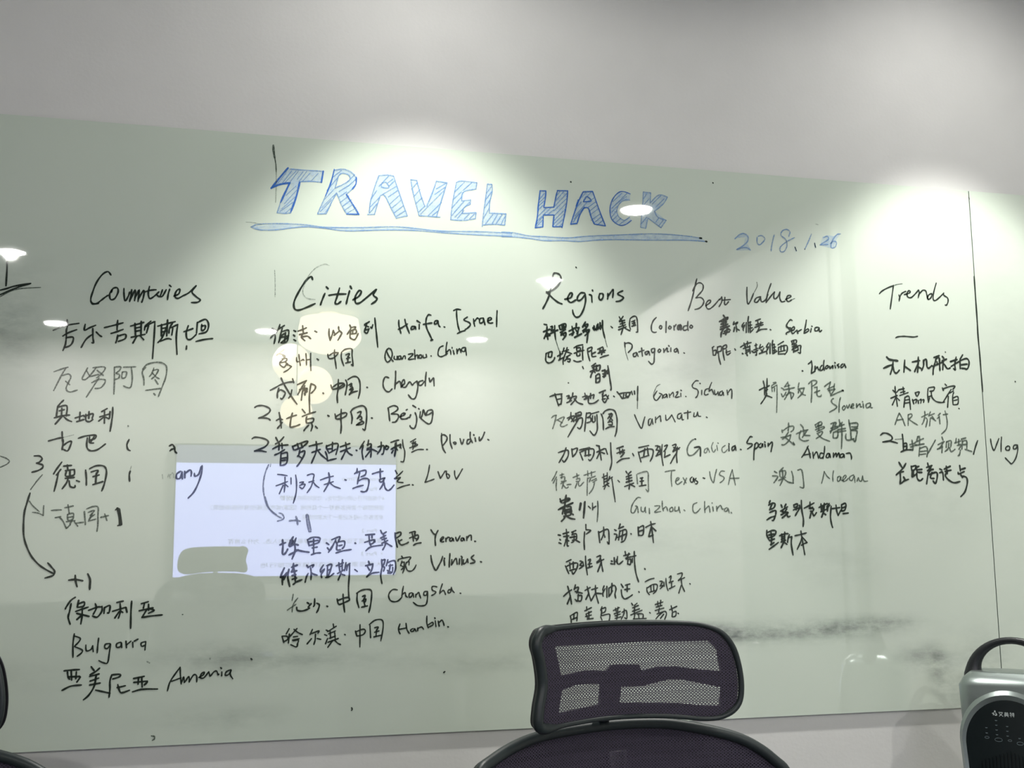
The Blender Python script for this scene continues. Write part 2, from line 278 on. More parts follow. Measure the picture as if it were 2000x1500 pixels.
STROKES = """partial_mark k 3.5|-770,1913 -766,1867 -766,1796/-786,1778 -762,1786 -734,1797 -679,1810/-786,1760 -754,1777 -713,1797 -680,1809
partial_mark g 2.0|-785,1752 -753,1774 -713,1788 -643,1796
partial_mark g 2.5|-754,1148 -734,1141 -721,1130 -729,1118 -752,1106
countries_heading k 3.5|-390,1858 -402,1871 -422,1858 -442,1825 -454,1788 -460,1760 -456,1745 -439,1742 -423,1755 -410,1767 -398,1777/-384,1800 -392,1781 -387,1761 -372,1766 -361,1792 -365,1808 -380,1805 -386,1789/-340,1807 -339,1784 -334,1758 -323,1776 -318,1794/-311,1804 -313,1781 -317,1756/-315,1762 -298,1804 -297,1781 -299,1760/-297,1772 -283,1805 -284,1782 -286,1758/-285,1768 -266,1804 -266,1778 -272,1755/-245,1820 -249,1793 -243,1772 -228,1780 -209,1800/-265,1796 -240,1805 -220,1808/-219,1790 -206,1781 -198,1802 -196,1810/-205,1781 -195,1784 -182,1810/-169,1813 -174,1792 -176,1770/-171,1829 -164,1823/-152,1786 -134,1796 -131,1815 -143,1807 -149,1786 -138,1777 -119,1788/-119,1788 -95,1803 -69,1832/-69,1832 -84,1806 -68,1788 -52,1775 -63,1765 -85,1763/-458,1748 -452,1740 -431,1743
kyrgyzstan_line k 3.5|-590,1631 -549,1651 -499,1662/-542,1674 -540,1651 -543,1633 -542,1611/-555,1610 -535,1624 -506,1637/-542,1611 -544,1579 -552,1554/-543,1604 -518,1607 -519,1587 -529,1573 -547,1565/-476,1659 -478,1636 -460,1646 -438,1657/-448,1644 -446,1610 -443,1588 -450,1589/-451,1619 -471,1600 -487,1568/-435,1631 -422,1618 -413,1613/-406,1649 -364,1662 -338,1671/-358,1680 -359,1654 -359,1641/-381,1627 -362,1634 -337,1645/-356,1622 -358,1604 -362,1591/-354,1618 -328,1626 -328,1609 -353,1597/-310,1659 -261,1676/-294,1671 -290,1623/-271,1680 -270,1621/-292,1652 -272,1657/-292,1639 -272,1644/-306,1615 -255,1629/-285,1621 -299,1592/-274,1623 -259,1607/-256,1658 -235,1673 -220,1681/-243,1664 -250,1634/-198,1603 -172,1615 -157,1613/-235,1682 -254,1663 -258,1645/-220,1679 -221,1619 -224,1534/-209,1663 -170,1676 -144,1684/-195,1671 -194,1624/-173,1690 -174,1625/-194,1654 -173,1660/-194,1640 -173,1646/-174,1667 -190,1620 -206,1598/-153,1679 -164,1658 -166,1637/-161,1658 -139,1670 -134,1673/-134,1673 -138,1622 -133,1554/-152,1658 -155,1630/-94,1670 -101,1642 -97,1618 -83,1616 -63,1636/-110,1645 -76,1659/-60,1685 -62,1641/-60,1683 -30,1698 -17,1678 -24,1649 -52,1639/-43,1677 -43,1653 -31,1659 -30,1673 -42,1670/-63,1608 -32,1617 0,1622/-98,1589 -99,1575
vanuatu_line g 3.0|-580,1471 -550,1484 -531,1490/-538,1487 -553,1458 -578,1399/-549,1458 -528,1464 -519,1452 -527,1431 -534,1407 -521,1395 -494,1403/-537,1436 -522,1423/-460,1490 -472,1464 -478,1446 -463,1447 -441,1474 -429,1493/-464,1480 -453,1461/-453,1456 -419,1466/-441,1491 -404,1496 -397,1487 -411,1466 -427,1452/-426,1482 -402,1462/-443,1433 -419,1446 -397,1446 -395,1435 -409,1415 -430,1411/-417,1453 -438,1416 -460,1377/-363,1496 -340,1498 -344,1484 -356,1473 -344,1468 -345,1455 -359,1448/-363,1496 -361,1441 -361,1391/-330,1497 -285,1500/-333,1478 -334,1455 -321,1458 -318,1478 -333,1478/-301,1497 -296,1456 -299,1424 -309,1417 -327,1424/-248,1499 -260,1480 -253,1453 -252,1429/-259,1491 -244,1510 -212,1520 -184,1517 -170,1501 -172,1464 -183,1428 -197,1386/-218,1497 -224,1477 -233,1463/-220,1488 -201,1491 -211,1468 -225,1454/-224,1479 -206,1461 -195,1455/-212,1452 -200,1434/-245,1409 -190,1418/-215,1398 -209,1391
austria_line k 3.5|-541,1363 -552,1351 -561,1337/-561,1339 -564,1301/-560,1335 -529,1342 -529,1303/-555,1322 -537,1327/-546,1333 -546,1306/-571,1295 -542,1304 -517,1307/-542,1304 -567,1271/-538,1301 -525,1289 -509,1282/-480,1319 -481,1289/-497,1296 -466,1307/-491,1282 -465,1291/-465,1302 -434,1314 -436,1296/-448,1322 -448,1295/-459,1311 -458,1288 -445,1283 -433,1292/-409,1302 -375,1314/-392,1324 -391,1278/-395,1301 -412,1286/-388,1302 -375,1295/-383,1335 -403,1322/-372,1324 -373,1298/-363,1340 -363,1306 -367,1266 -369,1248
pen_dot g 3.0|-305,1270 -303,1268
pen_dot k 3.5|1490,2374 1492,2372/2161,2419 2163,2417/1507,1993 1509,1991
pen_dot k 3.0|562,186 565,180 561,176/176,384 180,380/926,307 931,311/3304,1686 3306,1684/3671,1558 3674,1555
pen_dot g 2.5|-82,555 -81,554
pen_dot k 4.5|2759,1490 2764,1488
pen_dot f 2.5|2665,2259 2679,2257
pen_line g 4.5|218,2434 221,2401 225,2382
pen_line g 2.5|225,2382 230,2351 232,2323
pen_line f 2.0|232,2323 233,2261 232,2194/234,1911 237,1856 238,1801
pen_line k 4.0|3488,2055 3488,1936 3488,1847 3487,1766 3489,1686 3490,1594 3491,1504
pen_line k 2.5|3489,2445 3491,2435
travel_outline b 4.0|279,2343 244,2296 213,2251/213,2253 249,2271 288,2280/422,2340 415,2292/287,2280 266,2230 252,2195/327,2285 314,2222 294,2159
travel_outline l 2.5|288,2338 350,2338 421,2340/415,2292 367,2293 330,2288/252,2195 239,2150/239,2150 273,2150 294,2154/433,2236 402,2158/402,2156 437,2160/437,2160 455,2204 478,2251/478,2251 499,2201 520,2165/518,2248 542,2272/558,2322 538,2344 505,2355 469,2348/484,2322 472,2273/472,2272 509,2293 532,2314 525,2333 497,2336 484,2322/652,2338 636,2291 617,2220 614,2175/606,2167 635,2170/635,2170 653,2234 661,2253 678,2252 703,2204 726,2160/726,2160 773,2173/773,2173 748,2241 714,2341/665,2307 683,2311 694,2289 664,2290 665,2307/822,2177 867,2177 912,2177/714,2341 686,2344 652,2338/786,2331 812,2330/786,2331 798,2268 822,2178/812,2330 830,2264 847,2219/896,2176 915,2241 942,2329/942,2329 896,2333/896,2333 878,2279 855,2220/982,2333 1004,2341 1071,2339/1071,2339 1067,2310/1067,2310 1021,2298 1007,2283 1005,2253/1005,2254 1044,2261/1044,2261 1041,2241/1041,2241 1015,2225 1007,2199/1007,2199 1067,2207/1067,2207 1064,2180/1064,2180 1015,2169 957,2168/957,2168 964,2233 982,2333/1117,2336 1137,2336/1117,2336 1108,2266 1101,2219 1093,2147/1137,2336 1138,2304 1127,2256 1125,2209/1125,2209 1198,2210/1198,2210 1192,2160/1192,2160 1142,2161 1096,2154
travel_outline b 3.0|467,2351 454,2294 433,2236/558,2325 557,2296 542,2272/571,2166 545,2207 518,2248/521,2164 571,2166
travel_hatching l 1.5|270,2320 234,2267/294,2331 255,2274/312,2332 268,2280/321,2333 289,2285/340,2332 316,2296/355,2334 324,2288/369,2328 340,2292/402,2330 373,2294/314,2270 272,2225/317,2253 267,2191/309,2222 257,2168/302,2199 249,2156/297,2176 273,2153/470,2270 428,2219/477,2251 418,2184/458,2221 412,2167/455,2198 431,2162/545,2207 510,2179/559,2194 524,2169
travel_hatching l 2.0|497,2349 462,2318/481,2316 438,2259/552,2336 531,2312/557,2316 523,2282/531,2289 487,2257/520,2259 488,2234/529,2243 493,2212/540,2227 502,2195/694,2341 653,2292/711,2328 689,2309/644,2274 622,2238/656,2246 614,2197/645,2217 615,2175/717,2320 694,2295/725,2297 669,2259/731,2280 692,2249/737,2258 700,2221/745,2238 709,2204/756,2216 715,2181/765,2196 726,2168/790,2290 815,2321/798,2256 827,2293/807,2228 835,2256/821,2194 847,2222/827,2183 929,2295/861,2180 918,2241/878,2181 906,2206/895,2298 938,2327/889,2274 935,2310/1016,2336 975,2292/1050,2339 1010,2300/1004,2294 966,2256/1004,2271 963,2221/1015,2254 961,2186/1038,2250 975,2181/1015,2213 986,2176/1038,2200 1015,2175/1061,2202 1038,2177/1135,2327 1113,2296/1136,2304 1108,2266/1129,2268 1105,2231/1125,2232 1099,2184/1140,2204 1108,2161/1160,2205 1137,2163/1181,2207 1154,2164/1195,2202 1175,2162
title_underline l 2.5|137,2085 168,2098 247,2106 327,2108 392,2105 446,2102 599,2112 709,2122 793,2122 906,2116 992,2120 1107,2125 1224,2127/137,2085 169,2075 232,2078 301,2091 354,2099 435,2098 517,2092 654,2104 793,2112 906,2110 1049,2109 1224,2112/1179,2129 1226,2129 1298,2120 1370,2120 1442,2120 1491,2123 1564,2134 1663,2144 1763,2154 1864,2163 1965,2165 2042,2162 2096,2157/1179,2108 1226,2110 1297,2108 1369,2102 1447,2107 1529,2108 1613,2120 1712,2127 1863,2134 1990,2142 2067,2144 2121,2143
title_underline f 1.5|116,2103 147,2103 179,2097
title_underline k 4.0|2088,2158 2098,2157/2116,2144 2123,2143
cities_heading k 4.0|386,1880 379,1892 358,1873 332,1828 314,1786 315,1758 331,1751 360,1762 397,1781/436,1825 426,1799 419,1777/441,1853 449,1845/495,1850 485,1813 478,1788 488,1784 501,1795/452,1818 482,1824 521,1827/536,1841 528,1810 523,1786/550,1804 574,1820 584,1840 573,1842 559,1817 561,1792 577,1792 599,1810/538,1861 544,1850/599,1810 645,1852/646,1852 633,1829 648,1815 643,1803 626,1790
ghost_letter f 2.0|451,1942 432,1947 400,1931 374,1902 353,1856 348,1823 365,1802 397,1798
hack_outline b 3.0|1351,2323 1377,2324/1351,2323 1342,2258 1337,2205 1327,2157/1377,2324 1374,2289 1366,2250/1369,2249 1412,2254/1412,2254 1420,2292 1428,2324/1428,2329 1476,2332/1476,2332 1471,2281 1458,2213 1447,2165/1448,2169 1406,2166/1406,2166 1412,2219/1412,2219 1364,2216/1364,2216 1361,2163/1546,2332 1590,2337/1546,2332 1528,2295 1512,2255 1487,2183/1487,2183 1516,2188/1516,2188 1529,2227 1549,2260/1549,2260 1569,2259 1581,2221 1595,2190/1595,2190 1646,2185/1646,2185 1625,2238 1590,2337/1523,2294 1513,2265/1547,2289 1563,2312 1582,2294 1547,2287/1327,2157 1358,2162
hack_outline b 2.5|1765,2338 1737,2346 1712,2342 1687,2316 1671,2280 1669,2241 1679,2213 1709,2193 1739,2197 1767,2218
hack_outline l 2.5|1762,2309 1742,2310 1721,2298 1706,2278 1700,2253 1710,2229 1734,2216 1760,2233/1857,2303 1899,2343 1940,2336/1877,2267 1891,2241 1931,2229/1931,2229 1905,2193/1905,2193 1865,2220 1845,2233/1845,2233 1834,2189/1809,2189 1834,2186/1826,2352 1861,2350/1826,2352 1821,2286 1809,2192/1861,2350 1857,2303/1940,2336 1918,2302 1877,2267
hack_hatching l 2.0|1370,2313 1348,2284/1374,2298 1347,2270/1369,2279 1342,2253/1362,2259 1340,2234/1381,2251 1337,2205/1400,2252 1334,2185/1371,2221 1332,2171/1363,2197 1334,2164/1412,2243 1385,2220/1440,2325 1423,2302/1457,2326 1420,2282/1472,2320 1415,2258/1472,2298 1410,2236/1469,2276 1414,2217/1466,2252 1412,2195/1463,2232 1409,2178/1458,2208 1419,2172/1453,2188 1433,2168/1563,2334 1538,2305/1583,2333 1548,2296/1597,2309 1577,2293/1537,2286 1512,2255/1562,2285 1507,2221/1552,2267 1502,2206/1527,2232 1497,2191/1602,2290 1567,2263/1609,2276 1571,2244/1616,2262 1576,2230/1623,2238 1580,2206/1627,2224 1590,2192/1635,2210 1607,2186/1727,2340 1681,2296/1750,2340 1676,2266/1747,2325 1696,2287/1703,2278 1673,2246/1700,2258 1672,2222/1705,2239 1679,2213/1719,2225 1689,2199/1739,2217 1709,2195/1909,2341 1867,2299/1924,2327 1882,2285/1843,2346 1827,2321/1853,2322 1821,2286/1896,2237 1880,2216/1916,2228 1895,2202/1840,2238 1814,2207
regions_heading k 4.0|1401,1940 1405,1955 1413,1962 1430,1958 1438,1947 1439,1933/1439,1933 1429,1913 1405,1889 1373,1873/1395,1905 1385,1862 1370,1828 1356,1803/1373,1878 1399,1853 1423,1835 1442,1828/1454,1849 1481,1857 1489,1876 1479,1876 1467,1852 1481,1836 1505,1849/1545,1881 1527,1880 1513,1863 1512,1847 1527,1850 1547,1874/1547,1877 1548,1846 1538,1808 1521,1779 1504,1773 1492,1787 1489,1803/1576,1871 1577,1842/1565,1875 1574,1873/1580,1896 1581,1891/1613,1882 1609,1863 1616,1853 1627,1864 1627,1881 1614,1881/1650,1884 1649,1863 1647,1858/1649,1870 1667,1894 1675,1902 1674,1883 1671,1867/1719,1899 1699,1889 1697,1882 1716,1873 1721,1866 1706,1854 1687,1850
cuba_line k 3.5|-588,1207 -556,1217 -537,1221/-541,1243 -539,1218 -536,1203/-536,1213 -536,1194 -538,1175/-535,1190 -520,1203 -507,1207 -508,1195 -518,1171 -533,1176/-482,1219 -457,1228 -422,1232 -422,1220 -440,1213/-442,1226 -441,1204 -427,1202/-424,1230 -439,1202/-450,1221 -451,1191 -444,1176 -430,1172 -410,1178 -384,1199/-299,1217 -306,1198 -302,1180 -292,1174/-150,1195 -139,1200 -131,1189 -128,1174 -121,1167/-130,1185 -141,1182 -148,1175
cuba_line f 1.5|-537,1221 -499,1232
three_mark k 3.5|-635,1150 -617,1150 -607,1140 -616,1127 -627,1123/-626,1123 -605,1117 -604,1106 -618,1096 -640,1089
germany_line k 3.5|-537,1128 -555,1100 -564,1083/-539,1101 -554,1079/-547,1088 -553,1050 -559,1019/-530,1113 -502,1116/-517,1118 -514,1097/-523,1096 -491,1101/-519,1094 -520,1075 -492,1080 -491,1099/-507,1099 -506,1078/-522,1067 -490,1071/-510,1075 -517,1050 -531,1028/-508,1058 -503,1037 -488,1033 -486,1042/-482,1059 -471,1055/-451,1099 -447,1067 -446,1042/-437,1104 -416,1115 -391,1116 -379,1106 -376,1085 -382,1047 -390,1021/-431,1092 -407,1098 -414,1080/-424,1074 -402,1081/-412,1089 -413,1051/-423,1044 -387,1056/-290,1097 -293,1082 -291,1058/-105,1098 -119,1087 -119,1070 -106,1072 -100,1096/-100,1094 -98,1068/-90,1098 -89,1072/-90,1088 -71,1103 -65,1094 -66,1079/-54,1090 -51,1079 -37,1088 -30,1116/-26,1120 -27,1093 -38,1053 -54,1018 -74,995
erased_letter f 2.0|-173,1085 -170,1067/-152,1074 -148,1087 -143,1070/-142,1083 -134,1092 -129,1072/-287,1116 -290,1103
germany_vote_line g 3.0|-566,947 -540,949 -529,949/-519,957 -489,964/-508,968 -502,936/-551,920 -531,924/-537,922 -523,907 -510,880/-510,880 -496,894/-508,932 -488,936 -489,915 -505,911 -508,932/-504,921 -490,924/-511,905 -481,909/-491,911 -498,896/-483,905 -470,888/-475,900 -451,903/-449,943 -443,894/-441,953 -417,962 -401,959 -400,928 -399,894 -401,869/-435,940 -413,947 -428,928/-428,919 -412,932/-420,936 -431,911/-433,907 -407,915/-390,921 -362,928/-376,934 -367,909
germany_vote_line k 5.0|-332,955 -323,928 -320,892/-326,953 -315,894
germany_vote_line k 3.0|-338,949 -330,957/-328,890 -314,894
countries_vote_arrow g 2.5|-603,1080 -620,1058 -642,1024/-644,982 -632,965 -607,942/-631,940 -611,937 -593,928/-593,965 -593,928
countries_vote_arrow k 3.5|-643,1011 -652,974 -659,940 -660,895 -657,853 -646,816 -627,778 -602,749 -578,731 -548,714/-569,753 -554,736 -544,722 -549,707 -576,698
countries_plus_one_mark k 4.0|-493,689 -470,691 -444,686/-471,706 -469,686 -463,665/-427,711 -418,689 -418,654/-418,681 -418,657
haifa_line k 3.5|229,1672 249,1662/224,1633 233,1644 240,1646 242,1635 238,1611/259,1689 255,1673 245,1655/255,1671 277,1686/269,1675 262,1645 256,1615/269,1661 293,1667 293,1640 286,1619 265,1614/256,1618 268,1645 283,1655/259,1635 295,1645/282,1658 279,1619/264,1615 290,1637/314,1667 323,1663/313,1649 319,1644/315,1630 323,1625/331,1665 349,1672 364,1680/337,1651 368,1660/345,1641 368,1646 382,1636/349,1688 352,1661/354,1658 345,1642 359,1627/398,1668 406,1664/455,1679 455,1656 460,1632/460,1634 468,1656 472,1674/472,1674 478,1660/493,1690 495,1676 506,1664 502,1654 491,1634/475,1653 494,1670/538,1699 542,1683 528,1660/543,1688 562,1692 556,1680/543,1675 562,1681 564,1666 540,1661/551,1677 550,1663/543,1675 540,1659 541,1646 553,1639 562,1642 573,1665/598,1703 618,1716/607,1710 603,1690/598,1701 615,1694/603,1690 598,1674 609,1668 615,1683/600,1680 618,1686/623,1694 628,1690 632,1704/640,1732 643,1705 648,1660 653,1612/739,1727 740,1703 748,1673/764,1732 769,1711 783,1675/737,1689 753,1697 775,1713/806,1704 793,1702 790,1692 801,1693 808,1703 810,1692/824,1713 824,1694/814,1729 828,1720/841,1714 859,1718 878,1722/872,1648 881,1651/873,1754 862,1755 854,1740 852,1718 857,1695 869,1670 878,1651/901,1733 890,1729 888,1718 898,1720 903,1731/903,1731 906,1713 912,1706/928,1707 932,1706/969,1778 982,1784 999,1783/982,1780 982,1756 987,1717 994,1693/985,1681 1002,1690 1018,1695/1028,1753 1015,1744 1015,1738 1035,1730 1040,1719 1026,1704 1018,1700/1054,1746 1056,1729 1059,1715/1059,1736 1069,1750 1075,1748/1096,1752 1081,1747 1081,1730 1094,1734 1097,1751/1097,1749 1103,1723/1114,1740 1130,1747 1127,1755 1117,1750 1115,1737 1124,1731 1137,1733/1156,1786 1154,1757 1153,1717
quanzhou_line k 3.0|278,1589 263,1576 248,1563/257,1571 281,1563 276,1549/272,1564 281,1552/269,1549 288,1552 285,1540 261,1534 273,1546/261,1534 264,1524 279,1516 288,1531/282,1540 293,1528 308,1520/292,1532 291,1524/308,1520 294,1506 278,1496/336,1570 339,1548 343,1525/327,1557 329,1541 339,1542/345,1545 353,1550/353,1551 357,1547/364,1575 366,1552 367,1528/366,1549 379,1551/383,1577 383,1543 385,1506/408,1555 415,1550/451,1575 457,1558 477,1562 493,1581/458,1571 473,1581 493,1583/478,1594 478,1571 483,1540 486,1518/546,1536 554,1531/523,1541 543,1547/506,1585 506,1560 516,1530/509,1588 522,1598 547,1600 549,1574 554,1531/523,1575 538,1580 532,1564/526,1560 540,1564/532,1570 532,1545/925,1627 911,1620 904,1603 904,1587 914,1581 927,1585 943,1595/941,1643 937,1617 937,1588/938,1598 951,1612 956,1605 957,1592/967,1609 971,1593/962,1622 963,1618/982,1616 984,1596/984,1603 993,1618 998,1610 1000,1600/1018,1624 1005,1620 1003,1609 1015,1607 1020,1622/1020,1622 1023,1591/698,1609 687,1596 683,1570 692,1551 706,1561 713,1584 708,1603 698,1609/693,1605 690,1596 700,1574 717,1555/721,1576 721,1565 732,1564 733,1577/733,1577 735,1562/747,1579 738,1575 740,1564 747,1567 748,1577/748,1577 751,1564/755,1565 759,1577 766,1578 767,1567/779,1586 798,1590 795,1582 779,1565 803,1568/805,1606 806,1587 808,1566/808,1578 817,1586 819,1570/824,1584 824,1572 834,1574 833,1585 824,1584/840,1585 842,1574 853,1576/853,1589 856,1577/873,1583 875,1582
chengdu_line k 3.5|227,1422 245,1432 266,1445 292,1455 312,1458/313,1471 318,1455/268,1473 277,1453 299,1416 315,1392 332,1369/260,1432 255,1412 255,1392/256,1415 267,1425 285,1414 281,1400 273,1388 267,1392/311,1426 307,1404 299,1392/333,1448 350,1456 368,1465/368,1465 353,1442 335,1408/341,1427 359,1435/362,1444 353,1418 349,1385/355,1424 371,1434 369,1418/360,1412 372,1421/386,1453 381,1415 381,1378 383,1336/386,1453 403,1445 402,1431 387,1414/364,1435 363,1406/434,1417 437,1414/465,1450 470,1438 475,1433 494,1439 516,1455/475,1443 493,1456 516,1458 518,1447 497,1434/495,1473 494,1434 491,1406 493,1379/524,1472 530,1457 527,1432 523,1411/533,1474 555,1487 573,1483 582,1461 582,1427 576,1399/537,1451 549,1459 543,1445/540,1432 554,1443 546,1429/547,1454 554,1432/540,1413 555,1423 572,1428/539,1412 555,1436/610,1445 613,1443/699,1486 685,1489 677,1472 677,1449 688,1432 701,1429 713,1441/727,1515 727,1486 724,1441/724,1457 742,1473 748,1464 750,1448/750,1451 764,1465 762,1480 754,1471 754,1452 767,1449 777,1462/777,1462 786,1472 796,1459 802,1466/802,1466 815,1476 816,1476/816,1476 819,1453 815,1425 807,1404 793,1403 780,1418/840,1479 824,1473 823,1460 834,1460 847,1476/854,1514 851,1486 850,1457/866,1490 869,1474/871,1474 882,1490 885,1487 887,1458
beijing_line k 3.5|168,1352 178,1358 199,1360 220,1353 228,1344 223,1332 205,1319 184,1310/184,1310 206,1311 223,1308 230,1301/263,1334 267,1316 273,1273/253,1302 264,1308 277,1306/276,1295 269,1285 258,1271/315,1333 310,1311 307,1280 314,1277 332,1282 345,1288/293,1310 313,1319 331,1325/353,1349 365,1334/354,1320 379,1331 406,1340/372,1320 369,1309 371,1294/372,1309 395,1314 399,1306 392,1297 375,1294/390,1294 394,1282 389,1263/380,1286 369,1275 361,1263/406,1282 414,1274/454,1327 460,1323/483,1333 486,1322 489,1313 507,1315 526,1325 531,1334/487,1322 504,1333 525,1339 531,1334/508,1352 507,1315 509,1284 507,1256/547,1342 552,1319 550,1296/545,1342 556,1356 581,1367 599,1367 609,1351 610,1317 606,1280 602,1270 594,1276/573,1340 587,1345 584,1332 575,1321/572,1316 587,1326 591,1314/583,1313 597,1304/569,1290 585,1301 597,1304 595,1295 572,1290/629,1320 634,1319/697,1363 700,1344 704,1310/711,1338 735,1337 740,1326 729,1307 715,1304/702,1365 719,1372 735,1367 734,1354 710,1338/744,1326 760,1333 768,1341 760,1342 751,1336 749,1322 757,1318 773,1320 782,1327/790,1337 785,1324/771,1355 776,1358/808,1346 814,1328 814,1306 808,1285 800,1280 790,1285 787,1292/798,1375 811,1367/830,1350 827,1326/822,1363 825,1360/833,1325 838,1338 841,1355 844,1357 849,1338 852,1335/852,1335 860,1354 876,1359/876,1359 881,1354 881,1339 876,1310 866,1300 852,1306 831,1323/852,1335 868,1341 881,1351
plovdiv_line k 3.5|161,1228 172,1234 195,1232 218,1224 223,1212 208,1195 171,1180/172,1179 194,1181 216,1177/252,1235 260,1220/241,1189 267,1202 300,1206/266,1211 265,1185/276,1212 278,1191/249,1165 268,1174 287,1187/274,1176 272,1124/275,1170 295,1176 299,1167 297,1137 287,1127 273,1124/277,1152 295,1155/277,1143 292,1146/283,1237 267,1218 251,1209/317,1201 323,1186/318,1199 345,1212 375,1222 375,1215 360,1201/336,1212 342,1192/351,1215 356,1198/327,1186 359,1198/347,1186 343,1168 337,1160/349,1177 365,1183 364,1168 346,1134 336,1121/343,1162 352,1156/383,1202 405,1208 434,1215/410,1221 413,1199 409,1175 393,1135/394,1177 412,1184 427,1190/418,1184 430,1169 450,1152/451,1206 452,1194 462,1175/452,1203 475,1212 496,1213 495,1194 489,1170/475,1219 474,1182/454,1191 475,1194/466,1178 488,1191/447,1181 454,1163 456,1146 467,1148 490,1154/506,1201 544,1215/527,1219 530,1195 523,1176 511,1151/507,1182 546,1198/530,1189 540,1176 554,1168/569,1189 573,1187/602,1225 592,1208 584,1194/598,1208 593,1183 598,1152/619,1230 616,1208/613,1211 629,1215 627,1202 613,1196/612,1190 632,1193 654,1184/629,1209 630,1184 628,1161/626,1187 607,1162/657,1203 678,1209 682,1203 679,1178 671,1173/670,1223 669,1197 655,1175/689,1209 700,1203 694,1194 686,1197 691,1209/709,1222 738,1232/710,1194 731,1207 744,1210/727,1219 727,1194 724,1169/718,1188 713,1179/918,1262 918,1229 924,1200 934,1183/916,1251 926,1257 940,1248 938,1232 921,1210/953,1258 954,1226 962,1201/967,1226 974,1218 978,1225 972,1228/995,1242 1003,1219 1009,1233 1011,1240/1038,1270 1038,1246 1047,1226/1038,1240 1027,1237 1024,1222 1033,1223 1040,1234/1058,1247 1061,1231/1052,1260 1054,1256/1076,1250 1077,1234 1089,1247 1099,1271/1112,1241 1117,1238
plovdiv_line k 3.0|720,1227 742,1232/714,1194 729,1207 745,1213/731,1223 731,1198 725,1165/720,1191 712,1179/731,1201 737,1191/748,1217 751,1198/742,1213 751,1213 745,1201/757,1234 759,1210 766,1186 764,1154 759,1144 749,1146/789,1225 811,1238/802,1227 797,1205/795,1220 808,1224/810,1227 808,1205/786,1201 817,1211/798,1220 819,1215 811,1208/805,1211 799,1195/794,1183 818,1194 843,1195/855,1196 860,1195
lvov_line k 3.0|262,1089 281,1087 299,1084/257,1044 279,1052 301,1061/291,1079 291,1052 289,1020/285,1047 270,1013/294,1049 303,1041/314,1076 315,1051/332,1087 336,1058 335,1016 325,977/348,1057 363,1060 352,1046/348,1046 369,1051 360,1034 348,1040/377,1086 394,1092 404,1088 401,1074/384,1059 404,1065/403,1083 399,1059 391,1037 378,1018/400,1062 411,1047 424,1038/429,1068 453,1077 480,1084/444,1050 463,1056 480,1062/465,1059 483,1044 508,1035/728,1109 736,1095/758,1106 743,1091 724,1076/725,1075 749,1081/749,1080 736,1064 760,1060/737,1036 762,1046 787,1052/797,1052 802,1050/868,1132 864,1106 856,1077 849,1062/849,1062 868,1068 887,1075/903,1106 913,1078/913,1078 924,1095 933,1109/938,1109 938,1091 945,1078 951,1088 943,1097 937,1092/972,1110 973,1091 980,1074/980,1075 993,1097 1005,1118
lvov_line k 3.5|461,1097 465,1077 462,1056 444,1023/526,1070 531,1068/574,1115 573,1103 564,1094/571,1097 583,1103 608,1108 607,1091 590,1082/585,1100 579,1072 576,1054/581,1066 599,1075 618,1074 622,1060 615,1030 603,1022 590,1024/558,1035 575,1042 599,1048/635,1094 657,1101 678,1105/667,1115 667,1095 668,1076/664,1071 686,1079 679,1070/664,1067 670,1061 682,1067/682,1067 676,1048 666,1033/683,1059 687,1039 698,1028 711,1035 723,1050
cities_vote_arrow g 3.0|227,1127 216,1100 209,1066 208,1033 214,997 225,965 240,947 261,932/216,1001 226,969 241,945 262,928 280,918/271,938 282,934 290,921 283,912 265,906
cities_vote_arrow g 1.5|235,1130 233,1118
cities_plus_one_mark g 4.0|311,907 330,909 353,906/336,924 341,909 343,893
cities_plus_one_mark s 7.0|379,930 384,903 391,867
cities_plus_one_mark g 2.0|375,930 378,903 386,867/384,930 389,903 397,870/386,865 397,865/375,930 384,930
yerevan_line k 4.0|286,834 288,811 287,781 294,778 303,790 307,799/276,814 288,819 299,823/327,845 317,828 311,810/315,831 326,831 320,816 329,819 338,840/314,807 332,816 347,813/312,775 333,786 347,795/332,822 335,792 324,760/338,795 362,789 389,785
yerevan_line k 3.5|382,834 387,819 389,810/384,834 403,843 430,840 427,825 418,819 392,811/388,825 424,831/406,837 407,780/401,801 421,805/398,775 416,781 434,782/456,821 466,814/460,802 467,793/465,784 471,794 477,806/477,833 499,842 510,844 502,824/493,833 481,809 474,794/493,827 500,809/502,824 526,827 527,809 518,797/499,821 497,794 512,794/506,809 518,812/494,781 521,789 554,794/568,820 572,818/610,851 647,854/624,851 627,820 633,808/636,851 636,839/607,822 630,829 645,832 642,820 630,814/647,832 648,823/612,789 633,804 679,811/670,869 676,857/670,838 691,849/682,854 688,820/676,832 694,838/675,817 699,829/691,823 688,808 679,792/691,820 701,814 716,805/693,863 679,854/728,859 731,832 738,802/730,856 750,862 750,850 733,838/741,832 747,817 756,811 775,817 784,823/741,824 756,832/787,859 809,864 806,853/797,862 803,826/809,859 809,844/787,838 818,850 823,841 815,828/800,841 815,835/803,809 815,816 834,819/874,871 884,856 894,850/903,868 894,850 891,831 893,808/913,826 925,836 924,842 914,834 916,823 927,823/935,837 936,823/936,831 944,840 951,839/960,839 952,834 952,825 962,828 963,837 968,825/976,840 982,825 994,846/1005,838 998,834 1000,826 1008,829 1008,838 1013,827/1022,843 1022,827/1022,834 1032,847 1040,846 1041,828/1054,824 1059,823
vilnius_line k 4.0|295,725 287,707 281,689 294,695/305,707 290,686 289,661/305,704 293,680/313,720 309,689 317,654/330,742 328,721 322,709/323,727 345,736/332,724 337,692 338,674/325,709 343,714/325,695 340,699/326,681 343,686/330,661 343,671 363,679
